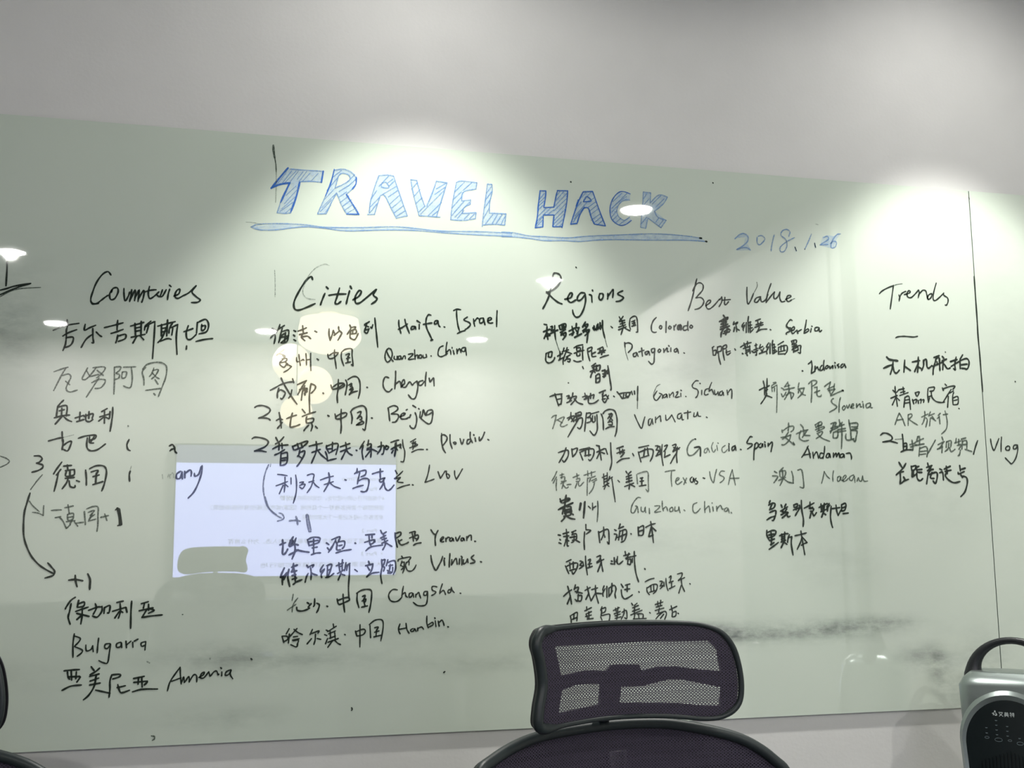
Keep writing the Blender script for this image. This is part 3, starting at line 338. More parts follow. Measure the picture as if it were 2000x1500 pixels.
vilnius_line k 3.5|381,735 387,725/387,727 408,737 403,726/396,725 399,703 398,679/387,703 380,688 376,669/399,706 408,700 422,696/446,735 435,717 436,707 450,720/450,717 438,699 440,686/458,732 478,737 474,717 465,690/462,729 461,690/462,714 474,717/455,686 471,690 487,702/496,731 524,743/506,743 510,710/520,755 519,713/510,728 520,731/501,701 528,716/516,704 504,676/519,698 530,694/534,743 531,722 528,710/532,728 550,740/540,731 537,713/548,737 548,701 545,647 547,604/569,716 579,708/623,748 628,733/611,730 641,737/619,727 628,712/641,736 634,709 616,686/616,686 637,700 665,704/675,754 677,723 672,693 677,660/677,750 689,753 684,735 677,726 687,723 683,708/700,753 694,729/698,741 720,749 730,744 731,717 723,696/704,729 720,732/710,735 707,714 701,702/698,711 717,702/720,723 717,703 700,700/874,768 878,742 886,721 895,709 906,727 917,748 922,764/928,751 930,728/928,757 931,755/952,775 950,748 949,721/960,751 958,729/960,732 974,754 979,751 982,732/992,754 990,732/1001,757 1001,729/998,764 1003,760/1008,750 1008,733 1020,741 1024,753/1025,753 1027,738/1051,768 1041,759 1043,753 1055,744 1052,738 1036,735/1078,742 1083,740
vilnius_line k 3.0|755,767 760,759/741,747 744,754 769,760 791,763 789,755 783,748/757,747 751,729/757,741 766,742 763,722 754,713/754,729 761,725/775,743 768,722 760,700/775,740 785,746 785,731/772,728 779,710 794,707 806,716 814,731
changsha_line g 2.5|331,624 327,600/349,609 339,597 330,580 328,556/309,563 325,574 342,585
changsha_line k 3.5|345,574 348,562 366,559 384,564 395,570/385,591 392,586/414,605 413,581 409,575/401,587 389,573/422,588 432,581 428,563 422,552/461,576 465,574/501,603 508,582 529,588 547,596/505,597 529,606 547,607 549,596/524,621 526,588 531,552/580,623 579,596 587,568/577,623 595,634 619,638 635,632 636,607 632,574 626,549/600,610 612,615 605,598/599,593 614,601 611,589/605,595 611,574/597,569 611,572 622,574
changsha_line k 3.0|739,634 723,636 710,627 704,612 710,595 724,588 742,591 757,605/763,648 759,626 757,608/757,614 770,623 773,610 781,604/797,622 787,618 787,604 797,609 801,621 805,604/813,616 813,604/815,613 825,623 828,613 833,600/860,626 847,624 846,612 856,612 861,626/861,624 860,597 855,576 841,570 819,572 803,584/899,643 885,646 878,641 881,630 894,624 888,615 877,610/921,655 913,632 910,616/913,620 924,629 930,623 934,612/957,632 946,630 944,620 954,621 958,641/958,639 963,626 971,619/993,617 997,616
harbin_line k 3.0|291,465 296,450 299,439/291,465 310,464 313,453 299,444/319,473 316,438/318,493 307,473/348,493 330,473 316,458/336,490 351,478 369,469/334,461 351,463/331,449 357,454/334,446 354,449 349,431/325,432 346,423 352,434/407,488 398,468/401,471 433,482 428,473/419,470 418,447 413,430/404,453 387,433/425,453 440,449/460,484 466,481/454,467 463,463/458,431 466,452/487,507 490,492/466,478 499,498/469,469 496,480/475,481 478,451/472,452 496,460/493,474 496,451/467,437 508,451/487,445 467,418/493,445 505,433 517,427/531,466 535,464/574,478 580,458/577,475 604,484 613,477 604,463 580,458/592,502 592,460 592,416/631,498 634,450/628,501 652,518 679,517 683,488 674,437/649,488 664,491 655,476/649,471 667,476/658,482 655,456/646,453 674,459/750,501 744,480 751,462/774,503 778,479 787,464/747,480 777,485/802,482 793,476 796,470 805,473 808,482 815,470/821,484 821,472/821,481 836,487 845,478/858,529 858,502 864,483/864,495 880,504 883,495 867,486/892,510 895,487/889,522 892,519/904,509 908,488/908,503 920,512 928,491/942,486 946,484
small_hook g 3.0|-179,114 -168,111 -168,103 -176,97
bulgaria_chinese_line k 3.5|-467,626 -483,614 -498,590 -500,583/-481,603 -485,575 -489,553 -481,528/-455,615 -459,589/-458,600 -436,608 -437,593 -457,589/-464,574 -439,583 -421,589/-441,585 -441,555 -444,528/-460,567 -416,555/-443,559 -459,544/-419,577 -389,588 -374,589/-372,591 -372,573 -387,552 -404,556/-396,601 -392,584 -402,562/-363,587 -364,565/-361,587 -344,593 -346,568 -353,567/-320,604 -297,609/-334,572 -287,586/-308,600 -306,571 -312,546/-310,571 -325,547/-303,571 -297,567/-287,586 -282,567/-267,608 -268,567 -267,508/-232,598 -207,605/-221,598 -224,581/-206,596 -205,573/-239,572 -189,582/-206,579 -185,573 -205,562/-211,577 -228,547/-228,547 -194,552 -155,555
bulgaria_line k 3.0|-465,493 -468,455 -466,408/-465,485 -445,477 -446,466 -462,448/-462,446 -436,434 -437,423 -452,411/-423,451 -420,430 -404,435 -399,448/-399,448 -396,426/-379,475 -381,449 -382,422/-338,454 -354,452 -356,439 -346,437 -336,452/-336,452 -339,422 -344,385 -359,385 -375,393/-300,458 -314,453 -314,440 -301,442 -298,456/-298,456 -296,438/-282,462 -279,437/-280,447 -264,461/-258,457 -256,438/-253,460 -239,468/-211,458 -227,453 -225,441 -212,445/-211,456 -213,427
armenia_line k 3.5|-495,360 -469,362 -442,363/-483,356 -480,338 -473,328/-470,358 -467,326/-452,355 -453,330/-480,338 -439,338/-437,336 -449,318/-499,290 -470,304 -433,307/-401,372 -390,357/-371,366 -386,353 -404,343/-405,337 -372,345/-382,342 -385,320/-403,320 -373,330/-404,306 -367,312/-382,334 -389,298 -406,269 -423,254/-382,287 -355,280 -331,274/-328,338 -333,318 -332,288 -334,260/-328,340 -299,341 -301,332 -324,325/-305,304 -299,284 -290,274 -263,282/-307,293 -278,299/-250,324 -212,331/-232,328 -233,303/-249,310 -200,313/-252,276 -217,284 -163,283/-221,327 -218,292/-200,310 -211,299
armenia_line k 3.0|-84,360 -101,336 -119,307 -127,275/-84,360 -82,332 -78,298/-114,309 -79,321/-76,305 -70,324 -67,303/-65,305 -51,325 -49,304/-49,306 -34,330 -23,326 -22,304/-15,320 1,329 5,340 -6,333 -10,320 3,318 21,340/21,340 26,323/28,324 40,339 50,341 56,327 59,331/69,338 69,323/64,354 68,350/102,345 86,338 82,325 95,328 104,343/102,343 101,326 110,311
smudge f 3.0|-204,385 -195,379/26,391 24,387
colorado_line k 4.0|1361,1736 1373,1734/1374,1727 1373,1701 1377,1671/1357,1703 1388,1716/1372,1701 1360,1674/1376,1697 1387,1690/1390,1726 1398,1728 1393,1711/1391,1708 1405,1714/1387,1696 1422,1714/1408,1732 1408,1702 1411,1672/1369,1684 1386,1688/1427,1733 1432,1716/1429,1733 1456,1742 1454,1724 1434,1715/1441,1733 1441,1720/1448,1735 1448,1724/1432,1703 1456,1717/1446,1714 1435,1693/1435,1691 1456,1704 1456,1691 1443,1673/1442,1698 1449,1690/1471,1711 1494,1722/1485,1732 1490,1702 1483,1692/1473,1695 1494,1707/1505,1746 1503,1729/1494,1725 1518,1728/1501,1719 1511,1703/1515,1725 1507,1699/1495,1684 1528,1702/1546,1754 1532,1730/1536,1737 1556,1745 1549,1728 1532,1714/1542,1738 1549,1731/1549,1728 1535,1707/1538,1711 1563,1722 1557,1708 1542,1694/1549,1711 1556,1705/1559,1718 1554,1691 1550,1664/1579,1731 1582,1722/1584,1739 1585,1719/1589,1726 1594,1720 1598,1743/1602,1748 1601,1723/1605,1727 1612,1737/1612,1754 1613,1724/1617,1731 1622,1744/1623,1764 1624,1724 1632,1687
colorado_line g 2.0|1411,1672 1419,1646 1427,1623/1632,1687 1642,1648
colorado_line k 3.5|1661,1739 1668,1733/1700,1783 1705,1773/1718,1786 1707,1771 1698,1763/1700,1761 1725,1769/1712,1768 1715,1745/1703,1751 1726,1759/1696,1737 1728,1749/1695,1725 1731,1740/1719,1741 1713,1724 1706,1705/1724,1735 1734,1729 1748,1723/1749,1773 1746,1749 1750,1729/1750,1777 1764,1787 1778,1786 1783,1761 1783,1719/1776,1718 1783,1719/1756,1763 1772,1771/1765,1767 1765,1745/1758,1755 1772,1759/1756,1743 1775,1749/1770,1764 1772,1752/1871,1787 1856,1771 1847,1747 1849,1725 1862,1720 1870,1723/1888,1752 1884,1741 1891,1737 1896,1747 1889,1753/1917,1772 1914,1722/1932,1752 1927,1743 1934,1738 1939,1747 1932,1753/1952,1754 1953,1734/1954,1748 1963,1760/1978,1757 1970,1748 1970,1738 1977,1742 1980,1754 1984,1735/1984,1761 1971,1754 1969,1740 1978,1738 1986,1758 1989,1739/2019,1757 2000,1753 1996,1737 2007,1736 2018,1743/2019,1776 2017,1754 2019,1735/2033,1760 2027,1751 2035,1746 2040,1755 2033,1761
patagonia_line k 3.5|1368,1611 1366,1591 1367,1578 1377,1570 1392,1574 1403,1586 1406,1596/1369,1611 1393,1619 1393,1605 1389,1595 1376,1597/1379,1611 1378,1597/1418,1600 1442,1614/1429,1622 1430,1600 1427,1587/1423,1583 1444,1596/1448,1637 1444,1624/1439,1620 1468,1630/1462,1639 1456,1621/1458,1624 1444,1587 1443,1566/1460,1621 1482,1613/1457,1598 1475,1608/1450,1581 1464,1598/1461,1588 1474,1590 1471,1578 1461,1580/1492,1639 1510,1649 1532,1654/1504,1639 1506,1626 1520,1630 1520,1640 1504,1639/1492,1615 1513,1623 1537,1630/1504,1616 1506,1604 1518,1608 1518,1616/1532,1647 1530,1617 1531,1587/1490,1584 1505,1579 1524,1583/1553,1638 1554,1618 1562,1585/1554,1638 1572,1645 1570,1632 1556,1624/1571,1628 1573,1605 1590,1606/1571,1615 1589,1624/1598,1636 1622,1648/1610,1640 1606,1619/1599,1619 1634,1634/1617,1633 1616,1613/1610,1630 1630,1624/1609,1600 1626,1607 1647,1613/1529,1559 1533,1550/1624,1644 1622,1623/1722,1671 1723,1650/1724,1666 1740,1670 1755,1662 1753,1645 1737,1627/1774,1629 1761,1622 1761,1611 1772,1613 1777,1627/1777,1627 1782,1612/1799,1650 1802,1613/1785,1631 1810,1640/1827,1637 1815,1630 1818,1620 1827,1627 1831,1636 1836,1619/1858,1650 1845,1645 1847,1631 1857,1635 1860,1649/1860,1649 1857,1615 1854,1588 1843,1580 1830,1592/1881,1648 1875,1639 1880,1632 1888,1643 1881,1648/1901,1650 1902,1633/1902,1635 1917,1654 1918,1637 1925,1639/1935,1655 1934,1638/1924,1665 1928,1661/1963,1654 1952,1647 1952,1637 1961,1640 1965,1653 1970,1632/1995,1635 1999,1633
patagonia_line g 2.0|1723,1650 1726,1627 1736,1594
chile_line k 4.0|1588,1575 1570,1562/1573,1555 1594,1567/1581,1565 1578,1549/1563,1538 1594,1552/1580,1549 1569,1528 1564,1513/1580,1542 1585,1535/1591,1562 1590,1542/1593,1562 1608,1568 1604,1546 1592,1544/1588,1522 1588,1491/1588,1522 1604,1529 1605,1500 1593,1491/1590,1509 1604,1513/1616,1543 1629,1547/1630,1549 1627,1533 1618,1530/1630,1537 1626,1523 1618,1518/1632,1524 1623,1515/1634,1544 1632,1527/1641,1547 1640,1531/1643,1566 1647,1537 1652,1501 1656,1471 1653,1460
chile_line k 3.5|1464,1487 1465,1486
garze_line k 3.5|1382,1426 1407,1435 1436,1439/1404,1440 1410,1419 1420,1388/1433,1437 1434,1416 1430,1395/1414,1415 1431,1419/1420,1393 1432,1396/1456,1430 1468,1433 1461,1420/1461,1420 1478,1424 1468,1410/1456,1402 1478,1412/1484,1445 1480,1427 1471,1417/1482,1427 1499,1431 1492,1414 1474,1394/1489,1420 1505,1404 1527,1397/1526,1428 1547,1435/1537,1445 1542,1422/1533,1418 1548,1424/1547,1429 1568,1436 1578,1439 1574,1423/1563,1445 1562,1422/1554,1429 1552,1406 1563,1401 1581,1405 1597,1417/1601,1448 1630,1460/1620,1450 1617,1434/1616,1432 1633,1441/1616,1444 1617,1420/1614,1420 1627,1407 1643,1438/1621,1421 1629,1424/1633,1437 1643,1424/1666,1436 1670,1433/1682,1455 1696,1439 1704,1426/1689,1445 1713,1451 1741,1453/1713,1446 1709,1429/1724,1448 1722,1435 1734,1437/1704,1426 1730,1432/1743,1455 1737,1440 1730,1430/1748,1459 1752,1444/1761,1461 1762,1446/1777,1481 1775,1441 1774,1418
garze_line g 2.0|1774,1418 1773,1384/1880,1493 1865,1484 1854,1463 1847,1443 1851,1428
garze_line k 3.0|1865,1463 1850,1440 1853,1426 1864,1423 1882,1444/1875,1454 1889,1447 1889,1431/1907,1451 1894,1444 1896,1434 1907,1441 1909,1451 1912,1435/1921,1452 1923,1436/1925,1445 1939,1459 1941,1440/1954,1459 1963,1463 1957,1449 1948,1437 1969,1441/1975,1456 1975,1441/1975,1470 1979,1467/1997,1443 2000,1442/2059,1513 2046,1512 2031,1495 2033,1482 2052,1475 2057,1462 2051,1445 2042,1437/2074,1472 2073,1452/2066,1503 2068,1500/2105,1480 2092,1475 2086,1459 2091,1451 2104,1456/2122,1508 2111,1484 2108,1467/2108,1467 2121,1477 2125,1470 2130,1455/2134,1474 2137,1454 2150,1464/2150,1468 2153,1451/2172,1472 2159,1465 2159,1453 2170,1455 2174,1468 2177,1451/2194,1476 2197,1455/2197,1462 2211,1480 2217,1473 2215,1439
serbia_line k 4.5|2189,1811 2198,1799/2169,1781 2188,1792 2211,1803 2205,1791/2180,1781 2203,1791/2176,1769 2204,1782/2174,1757 2209,1772/2172,1746 2217,1764/2188,1792 2188,1754/2199,1789 2200,1761/2194,1758 2178,1733 2174,1713/2203,1756 2220,1745/2190,1737 2210,1748/2186,1728 2216,1738/2205,1748 2197,1723
serbia_line k 3.5|2240,1784 2235,1770/2235,1770 2258,1783 2252,1774/2247,1775 2250,1760 2251,1739/2242,1760 2236,1738/2249,1753 2264,1746/2288,1782 2278,1768 2279,1761 2291,1772/2291,1768 2283,1754 2284,1744/2299,1783 2297,1737/2311,1811 2307,1787/2308,1787 2308,1738/2310,1783 2322,1787/2310,1769 2325,1773/2313,1755 2328,1761/2318,1787 2316,1742/2316,1738 2333,1755/2344,1792 2369,1802/2355,1792 2356,1771/2370,1789 2368,1772/2345,1774 2380,1786/2355,1782 2373,1772/2339,1762 2381,1777/2362,1764 2350,1741/2346,1741 2369,1754 2398,1757/2414,1756 2418,1754/2525,1802 2515,1804 2499,1785 2495,1771 2504,1768 2515,1767 2515,1754 2493,1743 2495,1736/2497,1775 2511,1758/2521,1754 2534,1762 2533,1773 2523,1767 2519,1751 2526,1742 2542,1755/2546,1759 2551,1743/2551,1752 2569,1762/2596,1807 2591,1782 2581,1745/2582,1753 2600,1766 2605,1758 2583,1745/2619,1769 2614,1752/2621,1780 2624,1778/2654,1776 2638,1772 2638,1759 2651,1761 2658,1774/2658,1774 2660,1755 2671,1763
indonesia_line k 3.5|2130,1662 2139,1669/2132,1662 2134,1631/2135,1648 2148,1652 2145,1632 2134,1629/2156,1668 2153,1639/2156,1666 2174,1670 2172,1650 2157,1646/2159,1646 2161,1618 2168,1590/2182,1671 2182,1640 2187,1609/2184,1672 2198,1678 2198,1664 2185,1659/2198,1656 2200,1633 2217,1643/2195,1644 2216,1651/2238,1662 2242,1656/2266,1670 2291,1685 2319,1693/2284,1690 2287,1671/2301,1698 2300,1675/2279,1664 2313,1675/2291,1678 2292,1650/2311,1679 2312,1644/2294,1657 2313,1662/2293,1651 2298,1632/2273,1643 2278,1640/2320,1655 2329,1648/2289,1643 2308,1655/2336,1680 2347,1684/2342,1689 2342,1659 2343,1638 2336,1638/2329,1659 2350,1668/2331,1648 2350,1659/2364,1686 2358,1670/2356,1667 2375,1678/2365,1663 2372,1653/2380,1671 2368,1650/2356,1644 2389,1656/2404,1695 2392,1675 2403,1677/2403,1675 2393,1658 2394,1644/2411,1693 2409,1646/2425,1707 2420,1683/2422,1690 2422,1648/2424,1687 2432,1690/2423,1673 2437,1678/2425,1660 2438,1664/2432,1690 2430,1648/2422,1646 2443,1659/2449,1687 2478,1704/2452,1677 2450,1644/2454,1677 2492,1686 2493,1661 2481,1645/2465,1685 2463,1664/2479,1687 2478,1664/2455,1656 2485,1664/2456,1646 2481,1648/2516,1707 2540,1713 2539,1699 2518,1691/2518,1705 2523,1691/2528,1709 2529,1695/2519,1681 2542,1692/2531,1692 2525,1656/2518,1667 2534,1688/2534,1681 2561,1689 2560,1672 2558,1654 2548,1657/2534,1674 2546,1682 2547,1668 2533,1664/2529,1660 2549,1668/2563,1574 2567,1572/2595,1605 2611,1617/2611,1621 2614,1596 2608,1565/2608,1563 2628,1574/2629,1597 2626,1576/2628,1579 2640,1594 2644,1583 2651,1578/2664,1602 2654,1591 2655,1577 2667,1584 2671,1598/2675,1625 2671,1598 2674,1579/2691,1602 2681,1595 2682,1586 2694,1594 2693,1603/2702,1599 2703,1587 2718,1603 2717,1589/2728,1604 2731,1591/2728,1617 2731,1614/2749,1611 2739,1604 2749,1599 2744,1592/2769,1612 2758,1603 2760,1594 2772,1602 2776,1612/2776,1612 2783,1595
slovenia_line k 3.5|2370,1522 2376,1491 2374,1460/2389,1533 2387,1498 2382,1464/2349,1480 2376,1494/2380,1491 2399,1502/2375,1477 2390,1484/2386,1464 2370,1439 2354,1419/2378,1457 2393,1454 2409,1448
slovenia_line g 3.0|2418,1515 2431,1518/2410,1502 2433,1515/2410,1499 2412,1475/2413,1492 2436,1506/2424,1492 2422,1475/2436,1503 2434,1448 2429,1382
slovenia_line g 3.5|2457,1493 2468,1488/2456,1467 2463,1453 2479,1474/2490,1520 2476,1502/2472,1498 2499,1506/2492,1513 2494,1485/2468,1484 2521,1496/2498,1489 2486,1464 2470,1441/2494,1475 2516,1468 2504,1444/2501,1471 2504,1445/2478,1460 2501,1475/2545,1518 2540,1497/2538,1490 2570,1496/2569,1496 2560,1473 2536,1450/2547,1486 2558,1469 2574,1463/2544,1490 2539,1472/2592,1515 2610,1530 2633,1529 2629,1517 2613,1506/2608,1525 2606,1478 2601,1432/2620,1499 2632,1501/2634,1503 2632,1464 2649,1460 2653,1468/2619,1476 2646,1486/2670,1505 2702,1527/2702,1526 2693,1497 2699,1473/2721,1519 2717,1491/2685,1494 2720,1509/2688,1487 2723,1495/2719,1491 2699,1466/2699,1463 2730,1477 2764,1491/2713,1452 2703,1445 2705,1431 2725,1418 2722,1407 2689,1389/2748,1457 2741,1432 2737,1390/2762,1419 2755,1408 2761,1400 2771,1412 2764,1421/2777,1423 2782,1409 2793,1427/2796,1413 2812,1423 2811,1430 2801,1423 2800,1411 2813,1411/2828,1431 2827,1413/2829,1417 2844,1431 2847,1416 2855,1419/2861,1432 2862,1412/2858,1442 2860,1439/2895,1436 2877,1429 2878,1413 2894,1420 2899,1434/2899,1434 2899,1415 2909,1415
vanuatu_regions_line g 3.0|1388,1336 1398,1345 1410,1348/1408,1347 1404,1324 1392,1290/1411,1327 1428,1336 1439,1341 1444,1339 1435,1321 1426,1305 1438,1300 1457,1309/1416,1327 1435,1316
vanuatu_regions_line k 3.5|1474,1361 1472,1342 1462,1328/1457,1336 1486,1347 1488,1339 1475,1322/1472,1342 1486,1322/1495,1358 1495,1342/1495,1355 1517,1364 1517,1349 1496,1342/1496,1349 1513,1352/1482,1325 1517,1339 1525,1333 1521,1307 1511,1292 1502,1298/1506,1331 1485,1299 1459,1257/1500,1339 1496,1322/1543,1361 1538,1323 1533,1282/1544,1359 1561,1360 1558,1347 1546,1341/1547,1340 1561,1340 1561,1325 1544,1318/1565,1357 1598,1367/1570,1349 1569,1324 1580,1326 1580,1347/1589,1354 1590,1321 1589,1288 1575,1266 1557,1284/1608,1358 1616,1335 1617,1290/1616,1358 1627,1371 1648,1378 1669,1372 1678,1346 1679,1316 1675,1283 1668,1263/1654,1362 1638,1338/1642,1357 1658,1359 1650,1339 1642,1325/1644,1348 1659,1331/1638,1322 1654,1326 1657,1312 1641,1312/1627,1294 1643,1302 1666,1305
vanuatu_regions_line k 3.0|1759,1358 1772,1328 1789,1299 1798,1325 1806,1349/1832,1342 1823,1336 1822,1314 1831,1318 1839,1341/1839,1341 1842,1318/1855,1350 1854,1325/1856,1338 1875,1355 1878,1343 1879,1330/1902,1359 1904,1337 1917,1344 1930,1361/1930,1361 1945,1330/1974,1369 1959,1362 1957,1347 1968,1345 1977,1364/1977,1364 1978,1341 1986,1342/2005,1381 2004,1344/1987,1369 2019,1375/2035,1372 2033,1355 2045,1359 2051,1376/2051,1376 2054,1359 2065,1357/2091,1355 2096,1352
galicia_line k 3.5|1416,1190 1440,1198 1458,1200 1458,1176 1441,1151 1434,1158/1450,1211 1439,1182 1418,1148/1475,1207 1478,1173/1477,1203 1499,1210 1493,1189 1478,1173/1510,1193 1523,1160/1509,1202 1535,1209 1555,1213/1514,1194 1545,1206 1572,1206 1570,1180 1556,1159 1547,1164/1536,1203 1534,1177/1550,1206 1549,1177/1531,1178 1558,1183/1584,1223 1598,1220/1585,1194 1620,1210/1596,1220 1605,1161/1601,1200 1585,1167/1606,1194 1620,1189/1625,1210 1633,1186/1648,1235 1649,1191 1651,1152 1642,1119/1675,1211 1705,1221/1687,1211 1690,1188/1701,1208 1699,1192/1675,1191 1710,1205/1685,1195 1709,1195 1692,1175/1674,1151 1698,1166 1731,1171/1746,1191 1751,1181/1774,1216 1820,1226/1772,1198 1783,1155/1775,1196 1814,1210 1839,1207 1836,1180 1825,1159/1802,1213 1796,1180/1814,1216 1817,1187/1785,1173 1820,1184/1851,1225 1864,1224 1853,1207/1853,1207 1867,1204 1856,1187/1852,1181 1873,1191/1871,1224 1873,1187/1882,1231 1878,1188 1884,1141/1892,1224 1906,1229 1897,1211 1888,1201/1895,1201 1892,1181/1890,1176 1917,1188/1929,1228 1945,1233 1941,1218 1930,1201/1930,1201 1963,1219/1952,1222 1947,1188 1948,1154/1948,1198 1931,1172 1918,1150/1934,1220 1959,1212/2193,1232 2193,1208/2193,1240 2195,1237/2223,1232 2209,1224 2208,1210 2219,1216 2223,1229 2226,1211/2247,1216 2251,1214/2306,1271 2295,1271 2281,1250 2282,1242 2304,1240 2300,1230 2281,1218/2319,1241 2312,1207 2309,1170/2315,1237 2327,1246 2334,1237 2328,1225 2316,1217/2347,1244 2335,1234 2339,1226 2348,1227 2354,1243 2355,1229/2365,1241 2367,1228/2364,1251 2367,1248/2382,1245 2381,1231/2383,1235 2399,1250 2402,1242 2396,1218 2393,1206
galicia_line g 3.5|2036,1258 2018,1249 2001,1226 1997,1202 2005,1186 2027,1191 2053,1216/2030,1221 2058,1222 2057,1183
galicia_line k 4.0|2035,1258 2038,1256/2032,1220 2057,1221 2057,1184
galicia_line g 2.5|2094,1220 2080,1214 2076,1200 2086,1200 2094,1217 2101,1200/2119,1244 2111,1224 2119,1201 2130,1214/2136,1231 2139,1209/2140,1243 2144,1240/2176,1232 2161,1221 2161,1205 2171,1201 2186,1215
texas_line g 3.0|1408,1112 1398,1091 1386,1072/1406,1088 1391,1062/1407,1079 1404,1053 1405,1032/1421,1095 1438,1100/1430,1103 1429,1082/1424,1085 1441,1089 1439,1072 1426,1069/1424,1060 1448,1073/1437,1066 1429,1040/1434,1056 1447,1042 1457,1047/1451,1056 1469,1058/1495,1103 1497,1086/1478,1086 1505,1097/1492,1079 1507,1083 1505,1071 1491,1070/1495,1063 1487,1042/1501,1066 1506,1050 1525,1067/1526,1096 1577,1112/1543,1115 1544,1093/1560,1112 1560,1093/1542,1086 1540,1044 1539,1012/1544,1083 1556,1086 1549,1067/1559,1086 1577,1093/1559,1073 1581,1083/1566,1067 1583,1077/1573,1067 1565,1041 1548,1019/1892,1114 1915,1119 1938,1121/1922,1117 1919,1089 1921,1053/1940,1073 1954,1083 1954,1089 1944,1086 1939,1070 1948,1061 1968,1073/1974,1090 1987,1067/1990,1088 1976,1060/1762,1101 1765,1062/1766,1104 1794,1113 1813,1111 1814,1075 1813,1031 1802,1039/2098,1117 2102,1091 2114,1069 2122,1097 2131,1127/2168,1119 2152,1119 2144,1104 2164,1094 2161,1081 2145,1069/2205,1126 2194,1098 2184,1061/2205,1126 2211,1091 2217,1060/2192,1088 2236,1090
texas_line k 3.0|1607,1087 1631,1098/1614,1103 1615,1058/1630,1108 1629,1064/1616,1080 1629,1084/1614,1067 1629,1074/1610,1049 1637,1064/1624,1058 1615,1038/1627,1058 1637,1050/1641,1093 1634,1074/1636,1080 1653,1090/1650,1084 1656,1038 1663,985/1677,1076 1684,1069/1706,1050 1748,1065/2016,1093 2007,1085 2009,1072 2019,1073 2022,1092 2026,1070/2034,1088 2030,1080 2041,1072 2037,1064 2030,1064/2066,1090 2075,1087
texas_line k 3.5|1714,1115 1719,1107/1737,1114 1723,1102/1714,1091 1738,1099/1726,1101 1727,1068/1715,1081 1740,1088/1713,1068 1741,1076/1730,1062 1726,1039/1734,1058 1752,1050/1778,1086 1790,1088/1776,1072 1793,1075/1785,1088 1784,1055/1773,1052 1803,1057
guizhou_line k 4.5|1447,1012 1443,989 1439,957/1420,997 1426,981/1421,986 1456,999 1461,993 1433,980/1414,953 1443,967 1475,980/1439,957 1440,935/1449,964 1466,964 1464,938/1442,951 1462,954/1442,941 1462,945/1512,978 1504,951/1528,985 1525,954 1523,932/1510,980 1505,951/1529,985 1525,949 1521,918
guizhou_line k 3.0|1543,967 1553,958/1562,980 1562,951/1562,958 1577,967/1585,988 1586,958 1584,932
guizhou_line g 3.0|1777,1003 1763,1003 1743,980 1734,958 1734,942 1746,940 1760,964/1753,968 1762,964 1765,940/1779,964 1779,948 1791,945 1798,964/1796,961 1799,940/1815,958 1816,935/1840,968 1863,969 1857,958 1839,942 1867,945/1878,955 1892,965 1899,948/1875,989 1875,965 1879,947/1917,963 1908,955 1911,945 1922,948 1922,961 1917,963/1933,965 1932,948 1948,952 1950,965/1950,965 1955,940/1973,952 1978,948/2034,983 2018,975 2014,955 2020,940 2033,942 2049,958/2070,988 2069,965 2070,940/2070,952 2087,968 2092,958 2093,942/2107,965 2109,947/2104,983 2105,980/2125,968 2126,947/2126,955 2143,972 2151,955 2158,958/2173,962 2162,955 2163,945 2174,949 2178,960 2183,939/2192,942 2195,938/1585,985 1585,942 1581,902
guizhou_line k 4.0|1412,952 1443,967 1476,981/1435,963 1429,934/1437,945 1466,954 1465,931 1435,925/1439,938 1462,943/1446,949 1444,931/1442,925 1434,913 1424,904/1446,925 1465,916 1483,913/1473,934 1477,931
andaman_line g 3.5|2485,1337 2484,1319 2481,1302/2451,1305 2453,1293/2457,1302 2484,1319 2508,1322 2506,1306 2494,1297/2483,1297 2463,1271 2451,1264/2444,1271 2470,1275 2493,1284/2493,1284 2485,1261 2461,1240 2446,1239/2466,1271 2492,1251 2510,1238 2503,1251/2543,1331 2555,1319/2520,1288 2547,1300 2579,1308/2555,1317 2558,1290 2549,1273/2543,1303 2535,1283 2537,1266 2556,1257 2579,1261/2557,1283 2587,1282/2574,1307 2561,1287/2615,1332 2618,1319/2616,1331 2644,1345 2647,1333 2620,1319/2624,1326 2647,1329/2615,1308 2654,1323 2657,1316 2622,1301/2632,1336 2632,1305/2622,1291 2649,1302 2642,1285 2617,1269/2626,1288 2647,1271 2683,1258
andaman_line g 4.0|2693,1337 2720,1343 2712,1327/2692,1316 2723,1327/2687,1303 2727,1321/2708,1338 2695,1306 2689,1296/2704,1299 2701,1275/2706,1298 2726,1303 2722,1276 2703,1273/2736,1356 2739,1338/2751,1345 2735,1331/2727,1324 2760,1335/2726,1310 2765,1318/2725,1300 2766,1307/2747,1338 2746,1286 2740,1226/2792,1311 2827,1319/2793,1308 2822,1307 2817,1281 2810,1258 2801,1270/2767,1292 2764,1276 2773,1264 2805,1272/2791,1304 2791,1273/2784,1356 2787,1336 2791,1308/2785,1339 2824,1343 2825,1326 2796,1325
andaman_line k 3.5|2576,1235 2557,1204 2541,1184/2570,1230 2578,1215 2584,1182/2549,1194 2585,1200/2597,1208 2599,1181/2599,1188 2614,1209 2621,1198 2624,1181/2657,1235 2654,1209 2646,1180/2651,1202 2636,1204 2630,1190 2635,1181 2649,1188/2680,1203 2668,1201 2662,1187 2673,1185 2680,1201 2683,1185/2699,1206 2698,1186/2698,1189 2711,1206 2713,1188/2714,1189 2726,1207 2729,1186/2747,1203 2733,1198 2734,1186 2746,1190 2751,1203 2752,1186/2762,1204 2782,1206 2788,1190 2787,1178
